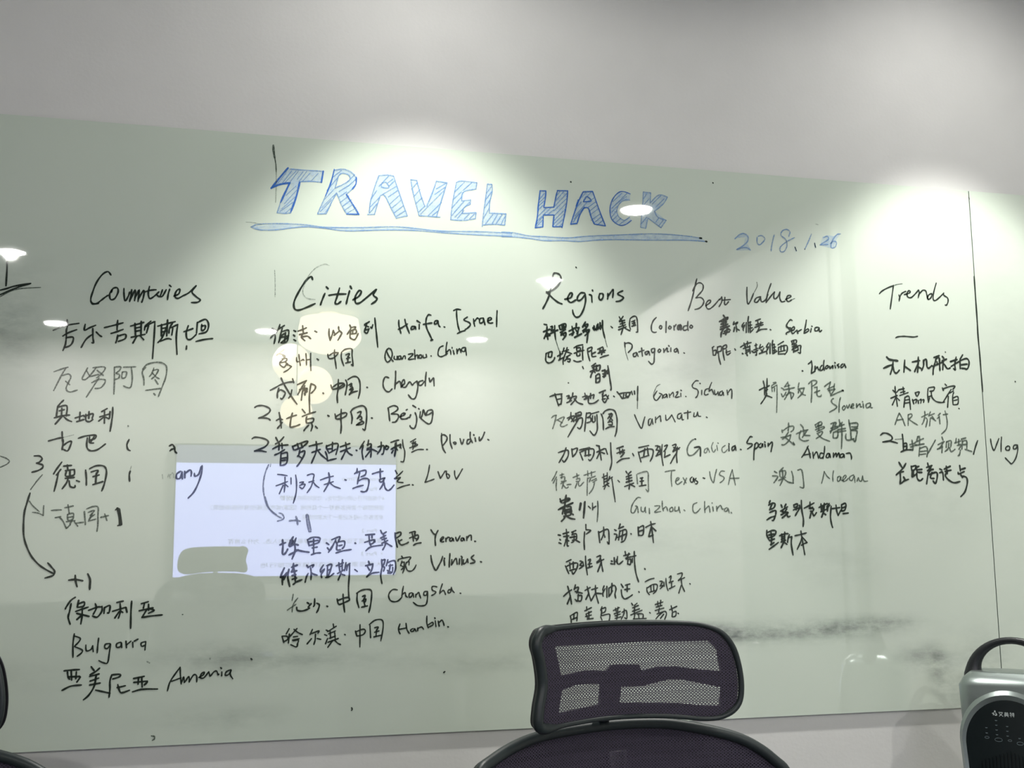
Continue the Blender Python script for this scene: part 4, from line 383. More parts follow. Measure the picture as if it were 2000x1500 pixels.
macau_line g 3.5|2405,1121 2418,1114/2395,1101 2421,1098 2401,1071/2449,1138 2431,1121/2431,1121 2432,1098/2433,1121 2459,1123 2455,1101 2436,1094/2445,1125 2445,1101/2424,1081 2458,1095/2447,1094 2441,1078 2430,1059/2450,1088 2472,1074 2496,1070/2489,1122 2495,1098 2494,1069/2519,1127 2538,1129 2544,1092 2544,1051 2527,1053
macau_line g 3.0|2649,1123 2642,1096 2633,1069/2649,1122 2661,1103 2674,1091/2695,1126 2690,1103 2690,1079/2726,1102 2714,1097 2713,1081 2723,1083 2730,1100 2731,1086 2740,1083/2740,1083 2756,1100 2753,1107 2741,1097 2740,1080 2755,1083 2767,1094/2795,1109 2776,1101 2773,1087 2786,1085 2797,1104 2799,1075/2809,1080 2818,1097 2821,1084 2832,1082 2839,1105/2839,1105 2844,1082 2863,1082
uzbekistan_line k 4.0|2380,993 2374,981/2371,973 2389,981 2402,979 2397,963 2381,955/2388,979 2375,952/2375,941 2396,949 2405,947 2401,925 2391,907 2385,907/2360,909 2380,920 2401,925/2431,975 2436,963/2455,978 2447,965/2427,947 2462,966/2447,960 2434,944 2446,944 2433,931/2458,957 2449,944 2464,941 2451,931/2428,931 2452,941/2433,917 2460,936/2458,939 2461,923 2472,925/2492,975 2494,963/2495,975 2510,979 2509,968 2497,963/2489,952 2518,960 2505,939 2497,927/2503,966 2503,952/2520,974 2521,958/2530,994 2530,952 2536,912 2533,880/2542,960 2566,971 2591,983/2566,960 2584,964/2569,958 2587,958 2583,947 2571,947/2577,947 2567,916/2580,944 2588,927 2601,941/2572,987 2570,963/2614,963 2642,975 2657,981/2625,979 2627,950/2642,982 2637,944/2626,963 2640,967/2627,955 2639,959/2622,944 2650,955/2637,947 2625,920/2634,939 2647,931/2666,981 2653,966/2653,960 2669,974/2675,969 2669,925 2672,893 2677,875/2659,966 2655,947/2679,958 2717,963/2699,974 2701,950 2707,928/2707,928 2722,952/2727,977 2725,947/2728,976 2745,982 2748,971 2741,952 2725,947/2729,961 2744,966/2731,936 2758,939
lisbon_line k 4.0|2358,864 2357,843 2367,822/2362,855 2383,863 2401,860 2394,843 2379,835 2367,832/2377,856 2380,819/2365,843 2391,848/2369,819 2393,827/2378,819 2376,800/2372,801 2390,811/2365,782 2386,795 2410,811/2417,840 2441,848 2459,849/2428,848 2428,819/2443,856 2440,821/2429,835 2442,837/2425,824 2442,829/2423,813 2446,821/2440,819 2422,788/2437,813 2451,803/2465,845 2458,829 2454,811/2458,832 2476,836/2476,836 2472,805 2478,757
lisbon_line k 3.5|2491,840 2518,845 2547,852/2521,861 2525,829 2530,791 2535,757/2525,834 2516,810 2499,781/2527,834 2538,821 2549,810/2549,810 2534,805 2520,798
setouchi_line k 3.5|1409,848 1420,846/1416,830 1420,827/1412,816 1422,812/1445,871 1447,841 1435,802/1430,852 1456,859/1433,841 1456,844/1450,844 1448,805 1455,803/1441,827 1456,823/1468,859 1487,866/1475,862 1471,848/1469,848 1488,852 1488,830 1471,826/1479,844 1477,823 1467,816/1486,826 1503,817/1460,837 1486,841/1531,891 1531,873/1531,869 1552,866 1532,851/1525,860 1522,823 1523,787/1586,862 1591,815/1590,857 1609,866 1629,869 1632,840 1631,809 1624,818/1609,880 1609,855 1597,826/1609,853 1614,837/1657,869 1665,865/1655,851 1667,847 1660,825/1683,893 1677,873/1675,873 1698,882/1681,865 1674,825/1682,862 1706,869 1711,854 1701,825 1685,816/1670,836 1709,851/1694,865 1689,825/1729,852 1732,850/1763,880 1764,843/1765,876 1784,885 1788,876 1783,847 1766,845/1766,861 1784,867/1811,839 1830,846/1796,878 1820,889 1840,894/1820,903 1825,865 1830,814/1822,879 1809,839/1824,879 1843,863
northern_spain_line k 3.5|1443,737 1464,746/1439,721 1446,705 1453,689/1445,719 1469,730 1492,730 1486,705 1472,687 1467,698/1458,734 1459,709/1473,737 1473,712/1457,701 1482,708/1502,740 1511,737 1501,722/1503,722 1514,719 1499,708/1515,737 1518,719/1527,760 1528,726 1534,683/1538,743 1549,747 1541,726/1537,726 1553,729/1545,740 1543,715/1535,711 1556,718/1576,756 1593,761 1587,743 1576,736/1576,732 1607,746/1593,750 1598,718 1602,696/1595,732 1579,695/1639,739 1645,737/1637,728 1648,726/1653,753 1654,724/1668,757 1666,731 1675,726 1691,738/1660,735 1664,746/1702,778 1705,760/1695,760 1723,767/1719,771 1707,745/1703,749 1730,756/1714,745 1712,724/1716,744 1726,745 1724,724 1714,726/1743,778 1743,731 1748,687 1759,651/1734,756 1750,760/1734,749 1732,731/1787,706 1790,702
granada_line k 3.5|1429,597 1448,613 1464,623/1447,638 1456,606 1463,565/1459,599 1444,565/1481,643 1475,623/1475,627 1494,633 1486,609/1479,616 1510,608/1493,605 1489,577 1478,584/1490,598 1507,598 1504,578 1489,577/1522,619 1545,631/1532,635 1539,604 1548,576/1539,608 1525,582/1551,622 1577,629/1569,611 1550,579/1573,607 1594,605/1568,639 1569,607 1580,566/1606,637 1600,621 1606,617/1610,625 1600,607 1601,594/1618,635 1617,589/1627,628 1626,592/1629,628 1650,638 1658,624 1653,602 1656,586/1641,647 1638,613/1642,617 1630,596/1681,643 1690,629/1700,638 1720,643/1708,641 1707,612/1696,620 1719,623/1681,620 1684,595 1695,582 1712,587 1730,598/1758,611 1761,608
granada_line k 3.0|1788,651 1810,661 1829,665/1795,627 1796,611 1806,597/1797,625 1821,639 1842,637 1837,614 1823,601/1813,636 1814,611/1826,639 1826,614/1806,607 1832,614/1854,652 1866,651 1856,635/1854,632 1869,635 1855,621/1872,649 1873,631/1882,664 1883,638 1890,613/1896,667 1906,674 1899,645/1895,646 1915,652/1907,645 1906,624/1895,620 1922,632/1934,681 1956,685 1951,667 1937,654/1937,654 1967,666/1951,663 1954,634 1965,608/1950,634 1938,601/1989,641 1992,638
mongolia_line k 3.0|1456,518 1460,503 1460,486/1460,519 1486,531 1486,510 1484,496/1473,524 1471,503/1465,503 1484,510/1528,553 1528,537/1519,536 1549,549/1524,523 1549,533/1522,513 1548,519/1537,533 1537,502/1529,502 1556,505/1526,520 1533,502/1595,552 1589,536/1589,540 1610,548 1608,532 1594,525/1594,536 1590,515/1592,515 1625,521 1628,507 1624,493/1588,511 1594,497/1644,535 1671,547/1654,545 1657,531/1665,549 1663,531/1647,521 1675,531/1651,513 1674,520/1663,524 1658,499/1651,503 1678,509/1682,527 1701,534 1703,502 1693,505/1692,541 1690,520 1678,499/1728,530 1760,540/1720,515 1771,534/1740,522 1735,501/1747,519 1774,518 1774,500/1731,499 1789,500/1725,564 1731,555/1750,563 1737,554/1729,544 1756,554/1739,551 1736,519/1755,518 1757,500/1804,524 1808,521/1830,556 1865,566/1842,569 1843,552/1856,574 1853,552/1834,545 1861,552/1829,531 1869,541/1849,542 1845,524/1837,517 1872,527 1880,516 1871,494/1864,523 1848,513 1832,497/1868,516 1852,498/1894,533 1928,547/1902,550 1907,526/1907,522 1905,504/1907,521 1923,526 1921,508 1907,503/1931,519 1935,516
trends_heading k 3.5|2976,1947 2990,1960 3019,1976 3052,1989/3052,1991 3044,1952 3028,1877/3078,1946 3081,1932 3077,1917/3077,1924 3090,1950 3107,1962 3117,1965/3106,1949 3129,1956 3139,1964 3132,1969 3121,1957 3124,1939 3142,1937 3167,1958 3183,1975/3183,1975 3186,1962 3179,1938/3181,1951 3205,1974 3221,1972 3226,1953 3231,1932 3248,1943 3253,1960 3236,1954 3229,1939 3235,1932/3280,2013 3264,1970 3258,1937 3267,1928 3289,1942 3317,1967/3317,1967 3317,1956 3336,1944 3337,1926 3328,1910 3319,1910
trends_heading g 2.0|3052,1989 3073,1996 3099,2000
dash_mark k 3.5|3048,1743 3061,1748 3085,1751 3109,1751 3141,1750 3163,1754
drone_line k 5.5|2995,1651 3008,1640 3030,1637 3051,1635
drone_line k 5.0|2976,1598 3004,1610 3026,1616
drone_line k 4.5|3027,1630 3022,1605 3009,1571/3024,1612 3030,1584 3042,1578 3057,1592/3088,1639 3084,1610 3080,1583/3088,1609 3103,1600 3115,1592/3127,1632 3146,1636 3166,1640/3160,1656 3157,1620 3151,1584/3157,1627 3136,1587/3158,1609 3170,1604/3186,1643 3185,1617 3173,1594/3186,1639 3201,1647 3203,1614 3212,1606 3229,1619/3233,1615 3292,1639/3242,1657 3271,1667/3257,1663 3247,1634 3236,1605 3232,1577/3252,1652 3270,1656 3270,1624 3270,1597/3257,1638 3258,1623/3287,1664 3295,1655/3284,1642 3309,1652/3290,1639 3285,1601/3295,1628 3310,1607 3326,1611/3328,1640 3366,1652/3361,1663 3352,1630 3352,1603 3343,1608/3331,1618 3374,1642/3397,1675 3381,1653/3380,1649 3379,1609/3382,1647 3416,1658 3429,1643 3421,1614 3408,1606/3385,1627 3418,1632/3386,1611 3408,1610
homestay_line k 3.5|3030,1516 3030,1495 3036,1424/3017,1498 3028,1488/3049,1502 3036,1488/3004,1460 3039,1474/3031,1466 3010,1429/3036,1463 3049,1451/3049,1501 3077,1507/3071,1514 3073,1482/3056,1488 3080,1494/3051,1474 3096,1489/3078,1468 3069,1420/3078,1466 3098,1472 3102,1440 3103,1411/3077,1453 3098,1457/3074,1439 3099,1443/3132,1490 3139,1473/3136,1490 3154,1493 3143,1473/3116,1458 3122,1437/3121,1453 3138,1458 3132,1441/3145,1455 3146,1439/3153,1455 3162,1459 3158,1441/3168,1457 3176,1458 3173,1445/3201,1510 3197,1481 3199,1446/3204,1514 3234,1518 3229,1502 3209,1498/3199,1471 3219,1478/3206,1467 3199,1447/3217,1496 3219,1471 3238,1452 3266,1447 3284,1450/3292,1534 3300,1527/3277,1516 3282,1503/3282,1512 3320,1524 3345,1525 3331,1510/3323,1510 3300,1480 3276,1449/3306,1477 3298,1425/3314,1492 3335,1503/3336,1496 3329,1478 3328,1438/3332,1470 3353,1478 3358,1464 3353,1442 3332,1438/3335,1458 3352,1462/3357,1422 3360,1420
ar_travel_line g 3.5|3044,1394 3032,1371 3018,1339/3044,1392 3058,1368 3070,1335/3030,1360 3062,1365/3089,1386 3086,1337/3089,1386 3105,1390 3108,1380 3089,1365/3091,1365 3114,1351 3135,1340/3176,1404 3177,1388/3158,1377 3193,1392/3176,1381 3167,1356 3158,1343/3180,1374 3187,1364 3177,1331/3201,1385 3226,1395/3204,1375 3197,1337/3208,1375 3231,1361/3206,1403 3196,1382/3213,1382 3224,1368/3258,1397 3245,1386/3253,1383 3240,1372/3251,1379 3252,1347/3272,1390 3296,1394/3283,1408 3288,1391/3288,1387 3291,1355 3283,1323 3257,1301
livestream_line k 4.0|2941,1290 2955,1299 2976,1298 2997,1286 2998,1272 2978,1263 2950,1259/3053,1296 3055,1262 3054,1224/3040,1215 3066,1224 3102,1226/3056,1252 3072,1254 3070,1228 3054,1224/3057,1240 3071,1242/2952,1259 2982,1263 3005,1260 3025,1255/3446,1273 3432,1243 3419,1209
livestream_line g 2.0|3014,1272 3038,1274 3058,1276
livestream_line g 4.0|3101,1270 3103,1249 3102,1224 3094,1228/3088,1249 3116,1256/3091,1238 3123,1249/3134,1288 3125,1267/3130,1285 3142,1288/3116,1260 3161,1278/3141,1281 3139,1250/3119,1246 3163,1254/3139,1239 3132,1197/3138,1232 3171,1241 3179,1222 3173,1194/3141,1218 3173,1222/3138,1204 3168,1208/3223,1272 3198,1236 3181,1211/3258,1287 3263,1273/3235,1251 3269,1266/3262,1259 3242,1234/3257,1248 3253,1214/3230,1230 3259,1241/3281,1266 3277,1238/3281,1264 3305,1270 3301,1241/3292,1259 3287,1234 3269,1220/3295,1238 3302,1220 3323,1231/3333,1281 3329,1263/3346,1278 3344,1249/3323,1260 3358,1271/3336,1249 3357,1253 3343,1231/3359,1278 3384,1285/3366,1271 3359,1232/3366,1269 3387,1271 3386,1236/3367,1253 3385,1255/3351,1228 3345,1207 3335,1201/3376,1232 3411,1222
vlog_line k 3.5|3516,1282 3519,1255 3530,1229 3546,1256 3561,1285/3576,1292 3571,1260 3568,1224/3608,1251 3594,1242 3598,1231 3612,1232 3617,1244 3610,1251/3660,1256 3641,1254 3636,1239 3648,1238 3660,1254/3660,1254 3658,1229 3644,1193 3621,1168 3606,1178 3588,1195
hiking_line k 4.5|3027,1168 3038,1150 3043,1143/3062,1163 3045,1140 3009,1110/3028,1122 3048,1126/3030,1119 3030,1091 3026,1070/3032,1072 3049,1084 3071,1091/3046,1102 3053,1091/3099,1130 3098,1109/3093,1126 3090,1102/3092,1102 3114,1116/3115,1120 3117,1095 3130,1085 3145,1095/3089,1151 3091,1130/3093,1149 3113,1153 3108,1137 3093,1130/3129,1151 3116,1144 3119,1123/3115,1134 3144,1137/3123,1123 3143,1123/3175,1166 3177,1155/3168,1146 3197,1155/3180,1147 3191,1138/3192,1148 3177,1134/3171,1131 3203,1138/3187,1134 3174,1117/3174,1117 3163,1071/3178,1113 3214,1124 3222,1114 3216,1086 3207,1073 3198,1085/3194,1124 3185,1099 3204,1096/3236,1140 3247,1135/3234,1122 3250,1124 3252,1089/3271,1153 3271,1135/3259,1139 3293,1153/3263,1128 3295,1135/3275,1135 3274,1118/3275,1125 3263,1110 3280,1089 3307,1077 3338,1083/3342,1157 3344,1132/3350,1139 3371,1145/3331,1125 3335,1118 3364,1129/3344,1115 3353,1101/3354,1108 3374,1101 3376,1076 3361,1037 3337,1014
date_line l 3.0|2259,2164 2281,2184 2304,2192 2323,2180 2322,2159 2301,2137 2265,2115/2369,2179 2368,2154 2377,2144 2390,2151 2407,2173 2392,2187 2374,2183/2454,2195 2441,2150 2435,2118/2526,2191 2534,2214 2518,2224 2496,2216 2488,2195 2512,2175 2515,2146 2500,2120 2482,2119 2483,2140 2516,2167 2555,2188/2555,2144 2562,2126/2642,2210 2622,2169 2604,2136/2656,2169 2660,2148/2703,2197 2722,2205 2728,2192 2706,2176 2683,2162/2683,2162 2724,2167/2791,2220 2773,2216 2753,2194 2740,2168 2741,2151 2760,2156 2768,2178 2752,2183 2736,2170/2265,2115 2296,2125 2318,2126 2333,2116
date_line k 2.0|2604,2138 2606,2136/2656,2168 2660,2148/2556,2144 2562,2126
best_value_heading k 3.5|2068,1970 2060,1943 2048,1898 2036,1861 2022,1824/2046,1914 2064,1944 2082,1953 2097,1943 2094,1921 2076,1900 2060,1883/2060,1883 2084,1886 2098,1872 2091,1852 2074,1837 2054,1831/2106,1850 2126,1864 2131,1876 2118,1873 2108,1857 2112,1839 2125,1837 2147,1854 2174,1884/2185,1895 2184,1872 2170,1849/2185,1893 2174,1880/2200,1893 2197,1865 2203,1859 2217,1874/2187,1879 2226,1884/2309,1944 2307,1903 2310,1868 2324,1883 2340,1917/2375,1904 2353,1897 2343,1880 2356,1878 2372,1898/2373,1902 2378,1881 2398,1891 2411,1916/2428,1967 2409,1920 2400,1878/2400,1878 2424,1908 2444,1930/2444,1930 2439,1909 2443,1897 2457,1906 2471,1931/2471,1931 2468,1906 2476,1886 2493,1889/2496,1897 2521,1909 2522,1917 2508,1914 2501,1897 2511,1888 2527,1897
best_value_heading g 2.0|2358,1970 2359,1950 2340,1917/2527,1897 2543,1904"""
FILLS = """279,2343 213,2251 287,2280 239,2150 294,2154 327,2285 415,2292 422,2340
467,2351 433,2236 402,2156 437,2160 478,2251 520,2165 571,2166 518,2248 472,2272 484,2322 497,2336 525,2333 532,2314 509,2293 472,2272 518,2248 542,2272 558,2322 538,2344 505,2355
652,2338 617,2220 606,2167 635,2170 661,2253 678,2252 726,2160 773,2173 714,2341 686,2344
786,2331 822,2177 896,2175 942,2329 896,2333 847,2219 812,2330
982,2333 957,2168 1015,2169 1064,2180 1067,2207 1007,2199 1015,2225 1041,2241 1044,2261 1005,2254 1021,2298 1067,2310 1071,2339 1004,2341
1117,2336 1137,2336 1125,2209 1198,2210 1192,2160 1096,2154
137,2085 247,2106 392,2105 599,2112 793,2122 992,2120 1224,2127 1224,2112 1049,2109 821,2114 654,2104 517,2092 354,2099 232,2078 169,2075
1351,2323 1377,2324 1366,2249 1412,2254 1428,2329 1476,2332 1448,2169 1406,2166 1412,2219 1364,2216 1360,2162 1327,2157
1546,2332 1487,2183 1516,2188 1549,2260 1569,2259 1595,2190 1646,2185 1590,2337
1765,2338 1712,2342 1671,2280 1669,2241 1679,2213 1709,2193 1739,2197 1767,2218 1760,2233 1734,2216 1710,2229 1700,2253 1706,2278 1721,2298 1762,2309
1826,2352 1861,2350 1857,2303 1899,2343 1940,2336 1918,2302 1877,2267 1931,2229 1905,2193 1845,2233 1834,2189 1809,2189
1179,2129 1298,2120 1442,2120 1564,2134 1763,2154 1965,2165 2096,2157 2121,2143 1990,2142 1712,2127 1529,2108 1369,2102 1226,2110 1179,2108
2259,2168 2304,2194 2329,2176 2319,2147 2336,2117 2265,2110 2302,2142 2312,2175
2683,2160 2699,2203 2731,2210 2754,2207 2791,2222 2771,2195 2750,2147"""
READS = {'partial_mark': 'black pen strokes cut off by the left edge', 'countries_heading': 'black heading reading Countries', 'kyrgyzstan_line': 'black Chinese line for Kyrgyzstan', 'vanuatu_line': 'grey worn Chinese line for Vanuatu under Countries', 'austria_line': 'black Chinese word for Austria', 'cuba_line': 'black Chinese word for Cuba with half-wiped bracket', 'three_mark': 'black figure 3 left of the Germany line', 'germany_line': 'black Chinese word for Germany with remains of its English name', 'germany_vote_line': 'grey Chinese word for Germany followed by +1', 'countries_vote_arrow': 'long curved arrows beside the Countries list', 'countries_plus_one_mark': 'black +1 under the Countries arrow', 'bulgaria_chinese_line': 'black Chinese word for Bulgaria', 'bulgaria_line': 'black word Bulgaria', 'armenia_line': 'black Chinese word and English name Armenia', 'travel_outline': 'blue outline letters TRAVEL', 'travel_hatching': 'blue diagonal hatching inside TRAVEL', 'hack_outline': 'blue outline letters HACK', 'hack_hatching': 'blue diagonal hatching inside HACK', 'title_underline': 'pale blue double underline below the title', 'date_line': 'pale blue date 2018.1.26', 'cities_heading': 'black heading reading Cities', 'haifa_line': 'black line ending Haifa. Israel', 'quanzhou_line': 'black line ending Quanzhou. China', 'chengdu_line': 'black line ending Chengdu', 'beijing_line': 'black line with figure 2, ending Beijing', 'plovdiv_line': 'black line with figure 2, ending Plovdiv', 'lvov_line': 'black line ending Lvov', 'cities_vote_arrow': 'grey curved arrow beside the Cities list', 'cities_plus_one_mark': 'grey +1 under the Cities arrow', 'yerevan_line': 'black line ending Yeravan', 'vilnius_line': 'black line ending Vilnius', 'changsha_line': 'black line ending Changsha', 'harbin_line': 'black line ending Harbin', 'regions_heading': 'black heading reading Regions', 'colorado_line': 'black line ending Colorado', 'patagonia_line': 'black line ending Patagonia', 'chile_line': 'black Chinese word for Chile', 'garze_line': 'black line ending Ganzi. Sichuan', 'vanuatu_regions_line': 'black line ending Vanuatu', 'galicia_line': 'black line ending Galicia. Spain', 'texas_line': 'worn grey line ending Texas. USA', 'guizhou_line': 'black and grey line ending Guizhou. China', 'setouchi_line': 'black Chinese line for the Seto Inland Sea', 'northern_spain_line': 'black Chinese line for northern Spain', 'granada_line': 'black Chinese line for Granada', 'mongolia_line': 'black Chinese line just above the headrest', 'best_value_heading': 'black heading reading Best Value', 'serbia_line': 'black line ending Serbia', 'indonesia_line': 'black line ending Indonisa', 'slovenia_line': 'grey line ending Slovenia', 'andaman_line': 'grey line above the word Andaman', 'macau_line': 'grey line ending Macau', 'uzbekistan_line': 'black Chinese line for Uzbekistan', 'lisbon_line': 'black Chinese word for Lisbon', 'trends_heading': 'black heading reading Trends', 'dash_mark': 'short black dash under Trends', 'drone_line': 'black Chinese line for drone aerial photos', 'homestay_line': 'black Chinese line for boutique homestays', 'ar_travel_line': 'grey line starting AR', 'livestream_line': 'line with figure 2 for live streaming and video', 'vlog_line': 'black word Vlog right of the seam', 'hiking_line': 'black Chinese line for long-distance hiking', 'pen_line': 'thin dark vertical pen lines, one along the seam', 'pen_dot': 'small stray pen dots', 'ghost_letter': 'faint wiped letter C above Cities', 'erased_letter': 'half-wiped grey letters', 'small_hook': 'small grey hook near the bottom edge', 'smudge': 'faint grey smudge marks'}
rnd = random.Random(4)
def ribbon(vs, fs, pts, w, y):
    """flat pen stroke with round, slightly thinner ends, lying on the glass"""
    p = catmull(pts, 5) if len(pts) > 2 else [pts[0], ((pts[0][0] + pts[1][0]) / 2, (pts[0][1] + pts[1][1]) / 2), pts[1]]
    q = [p[0]]
    for a in p[1:]:
        if math.hypot(a[0] - q[-1][0], a[1] - q[-1][1]) > 0.0008: q.append(a)
    if len(q) < 2: q.append((q[0][0] + 0.001, q[0][1]))
    n = len(q); ph = rnd.random() * 6; base = len(vs)
    ln = 0
    for i, (x, z) in enumerate(q):
        a = q[max(i - 1, 0)]; c = q[min(i + 1, n - 1)]
        dx, dz = c[0] - a[0], c[1] - a[1]; L = math.hypot(dx, dz) or 1; nx, nz = -dz / L, dx / L
        e = min(i, n - 1 - i); k = (0.80, 0.95)[e] if e < 2 and n > 4 else 1.0
        r = w / 2 * k * (1 + 0.13 * math.sin(ph + i * 0.9))
        vs += [(x + nx * r, y, z + nz * r), (x - nx * r, y, z - nz * r)]
        if i: b_ = base + 2 * i; fs.append((b_ - 2, b_ - 1, b_ + 1, b_))
    for i, s in ((0, 1), (n - 1, -1)):
        x, z = q[i]; a = q[1] if i == 0 else q[n - 2]; th = math.atan2(z - a[1], x - a[0]); r = w / 2 * 0.8; k = len(vs)
        for t in range(-4, 5): vs.append((x + r * math.cos(th + t * math.pi / 8), y, z + r * math.sin(th + t * math.pi / 8)))
        fs.append(tuple(range(k, k + 9)))
lines = {}
for l in STROKES.split('\n'):
    h, body = l.split('|'); n, c, wd = h.split(' ')
    lines.setdefault(n, []).append((c, float(wd), body.split('/')))
def near(a, b_, gap):
    """do two pen strokes belong to the same character"""
    if max(a['lo'][0], b_['lo'][0]) - min(a['hi'][0], b_['hi'][0]) > gap or max(a['lo'][1], b_['lo'][1]) - min(a['hi'][1], b_['hi'][1]) > gap: return False
    g2 = gap * gap
    return any((p[0] - q[0]) ** 2 + (p[1] - q[1]) ** 2 < g2 for p in a['dense'] for q in b_['dense'])
def dense(p):
    out = []
    for a, c in zip(p, p[1:]):
        k = max(1, int(math.hypot(c[0] - a[0], c[1] - a[1]) / 0.004))
        out += [(a[0] + (c[0] - a[0]) * i / k, a[1] + (c[1] - a[1]) * i / k) for i in range(k)]
    return out + [p[-1]]
cnt = 0
def stroke(c, wd, s):
    pts = [tuple(map(int, q.split(','))) for q in s.split(' ')]
    pts = [(a / 2000, 1 + b_ / 2000) for a, b_ in pts]
    return dict(c=c, w=wd, p=pts, lo=(min(p[0] for p in pts), min(p[1] for p in pts)), hi=(max(p[0] for p in pts), max(p[1] for p in pts)), dense=dense(pts))
def ink(name, strokes, parent, fills=()):
    global cnt
    vs = []; fs = []; mi = []; ms = []
    for fi, pts in fills:
        if 'F' not in ms: ms.append('F')
        P = [Vector((a, -0.00022 - fi * 0.000004, z)) for a, z in pts]; b0 = len(vs); vs += P
        for t in tessellate_polygon([P]): fs.append(tuple(b0 + q for q in t)); mi.append(0)
    for st in strokes:
        if st['c'] not in ms: ms.append(st['c'])
        f0 = len(fs); cnt += 1
        ribbon(vs, fs, st['p'], st['w'] / 1000 * 0.98, -0.0004 - (cnt % 40) * 0.000008)
        mi += [ms.index(st['c'])] * (len(fs) - f0)
    return from_lists(name, vs, fs, [M[c] for c in ms], parent, mi=mi)
FP = []
for l in FILLS.split('\n'):
    FP.append([(a / 2000, 1 + b_ / 2000) for a, b_ in (map(int, q.split(',')) for q in l.split(' '))])
def bb(p): return min(a for a, _ in p), max(a for a, _ in p), min(z for _, z in p), max(z for _, z in p)
LETTERS = [(0, 'T'), (1, 'R'), (2, 'A'), (3, 'V'), (4, 'E'), (5, 'L'), (7, 'H'), (8, 'A'), (9, 'C'), (10, 'K')]
owner = {i: [] for i, _ in LETTERS}
for n in ('travel_outline', 'travel_hatching', 'hack_outline', 'hack_hatching'):
    for c, wd, ss in lines.pop(n):
        for s_ in ss:
            st = stroke(c, wd, s_); mx_ = (st['lo'][0] + st['hi'][0]) / 2
            best = min(LETTERS, key=lambda L_: max(bb(FP[L_[0]])[0] - mx_, mx_ - bb(FP[L_[0]])[1], 0) + 0.001 * abs(mx_ - sum(bb(FP[L_[0]])[:2]) / 2))
            owner[best[0]].append(st)
for i, ch in LETTERS:
    tag(ink('title_letter', owner[i], board, [(i, FP[i])]), 'blue outlined and hatched letter ' + ch)
for n, items in lines.items():
    st = [stroke(c, wd, s_) for c, wd, ss in items for s_ in ss]
    fills = {'title_underline': [(6, FP[6]), (11, FP[11])], 'date_line': [(12, FP[12]), (13, FP[13])]}.get(n, [])
    if n == 'title_underline':
        tag(ink(n, st, board, fills), READS[n]); continue
    grp = list(range(len(st)))
    def find(i):
        while grp[i] != i: i = grp[i]
        return i
    for i in range(len(st)):
        for j in range(i):
            if find(i) != find(j) and near(st[i], st[j], 0.0065): grp[find(i)] = find(j)
    cl = {}
    for i in range(len(st)): cl.setdefault(find(i), []).append(st[i])
    cl = list(cl.values())
    big = [c for c in cl if sum(len(x['dense']) for x in c) > 5] or cl
    if n == 'erased_letter': big = list(cl)
    for c in cl:                       # dots and ticks go with the nearest character
        if any(c is x for x in big): continue
        cx = c[0]['p'][0]
        dist = lambda g: min((q[0] - cx[0]) ** 2 + (q[1] - cx[1]) ** 2 for x in g for q in x['dense'])
        t = min(big, key=dist)
        if dist(t) > 0.011 ** 2: big.append(c)
        else: t += c
    if len(big) == 1 or n == 'pen_dot':
        o = ink(n, st, board, fills); tag(o, READS[n])
        if n == 'pen_dot': tag(o, kind='stuff')
        continue
    big.sort(key=lambda g: min(x['lo'][0] for x in g))
    line = bpy.data.objects.new(n, None); line.empty_display_size = 0.02; col.objects.link(line); line.parent = board; tag(line, READS[n])
    for k, g in enumerate(big):
        ink('written_mark', g, line, fills if k == 0 else [])

# ------------------------------------------------------------------ mesh office chairs
HEAD = [(-204, 68), (-188, 77), (-126, 80), (-55, 81), (2, 80), (80, 77), (118, 72), (148, 60), (167, 36), (176, 5), (179, -28), (174, -56), (155, -73), (122, -79), (44, -70), (-50, -65), (-129, -66), (-186, -68), (-206, -61), (-205, -37), (-197, -4), (-202, 31), (-209, 53)]
HWIN = [[(-151, 46), (-18, 45), (135, 42), (149, 29), (153, -5), (109, 0), (78, 5), (47, 6), (16, 1), (10, 11), (-39, 13), (-49, 5), (-87, 8), (-139, 4)],
        [(-138, -16), (-109, -11), (-60, -13), (-64, -43), (-146, -48)],
        [(-23, -20), (17, -21), (62, -14), (87, -15), (123, -23), (154, -30), (150, -57), (122, -56), (77, -50), (-27, -43)]]
BACK = [(-282, -109), (-256, -98), (-214, -86), (-163, -78), (-92, -75), (-14, -74), (61, -77), (106, -83), (166, -96), (207, -109), (238, -126), (261, -145), (276, -161),
        (292, -200), (296, -260), (284, -360), (262, -460), (236, -550), (196, -620), (120, -650), (0, -655), (-120, -650), (-196, -620), (-240, -550), (-270, -460), (-292, -360), (-306, -260), (-308, -190), (-302, -140)]
BWIN = [[(118, -170), (190, -162), (210, -190), (205, -330), (180, -430), (60, -440), (60, -190)], [(-60, -200), (-60, -440), (-185, -430), (-215, -330), (-220, -215), (-190, -195)]]
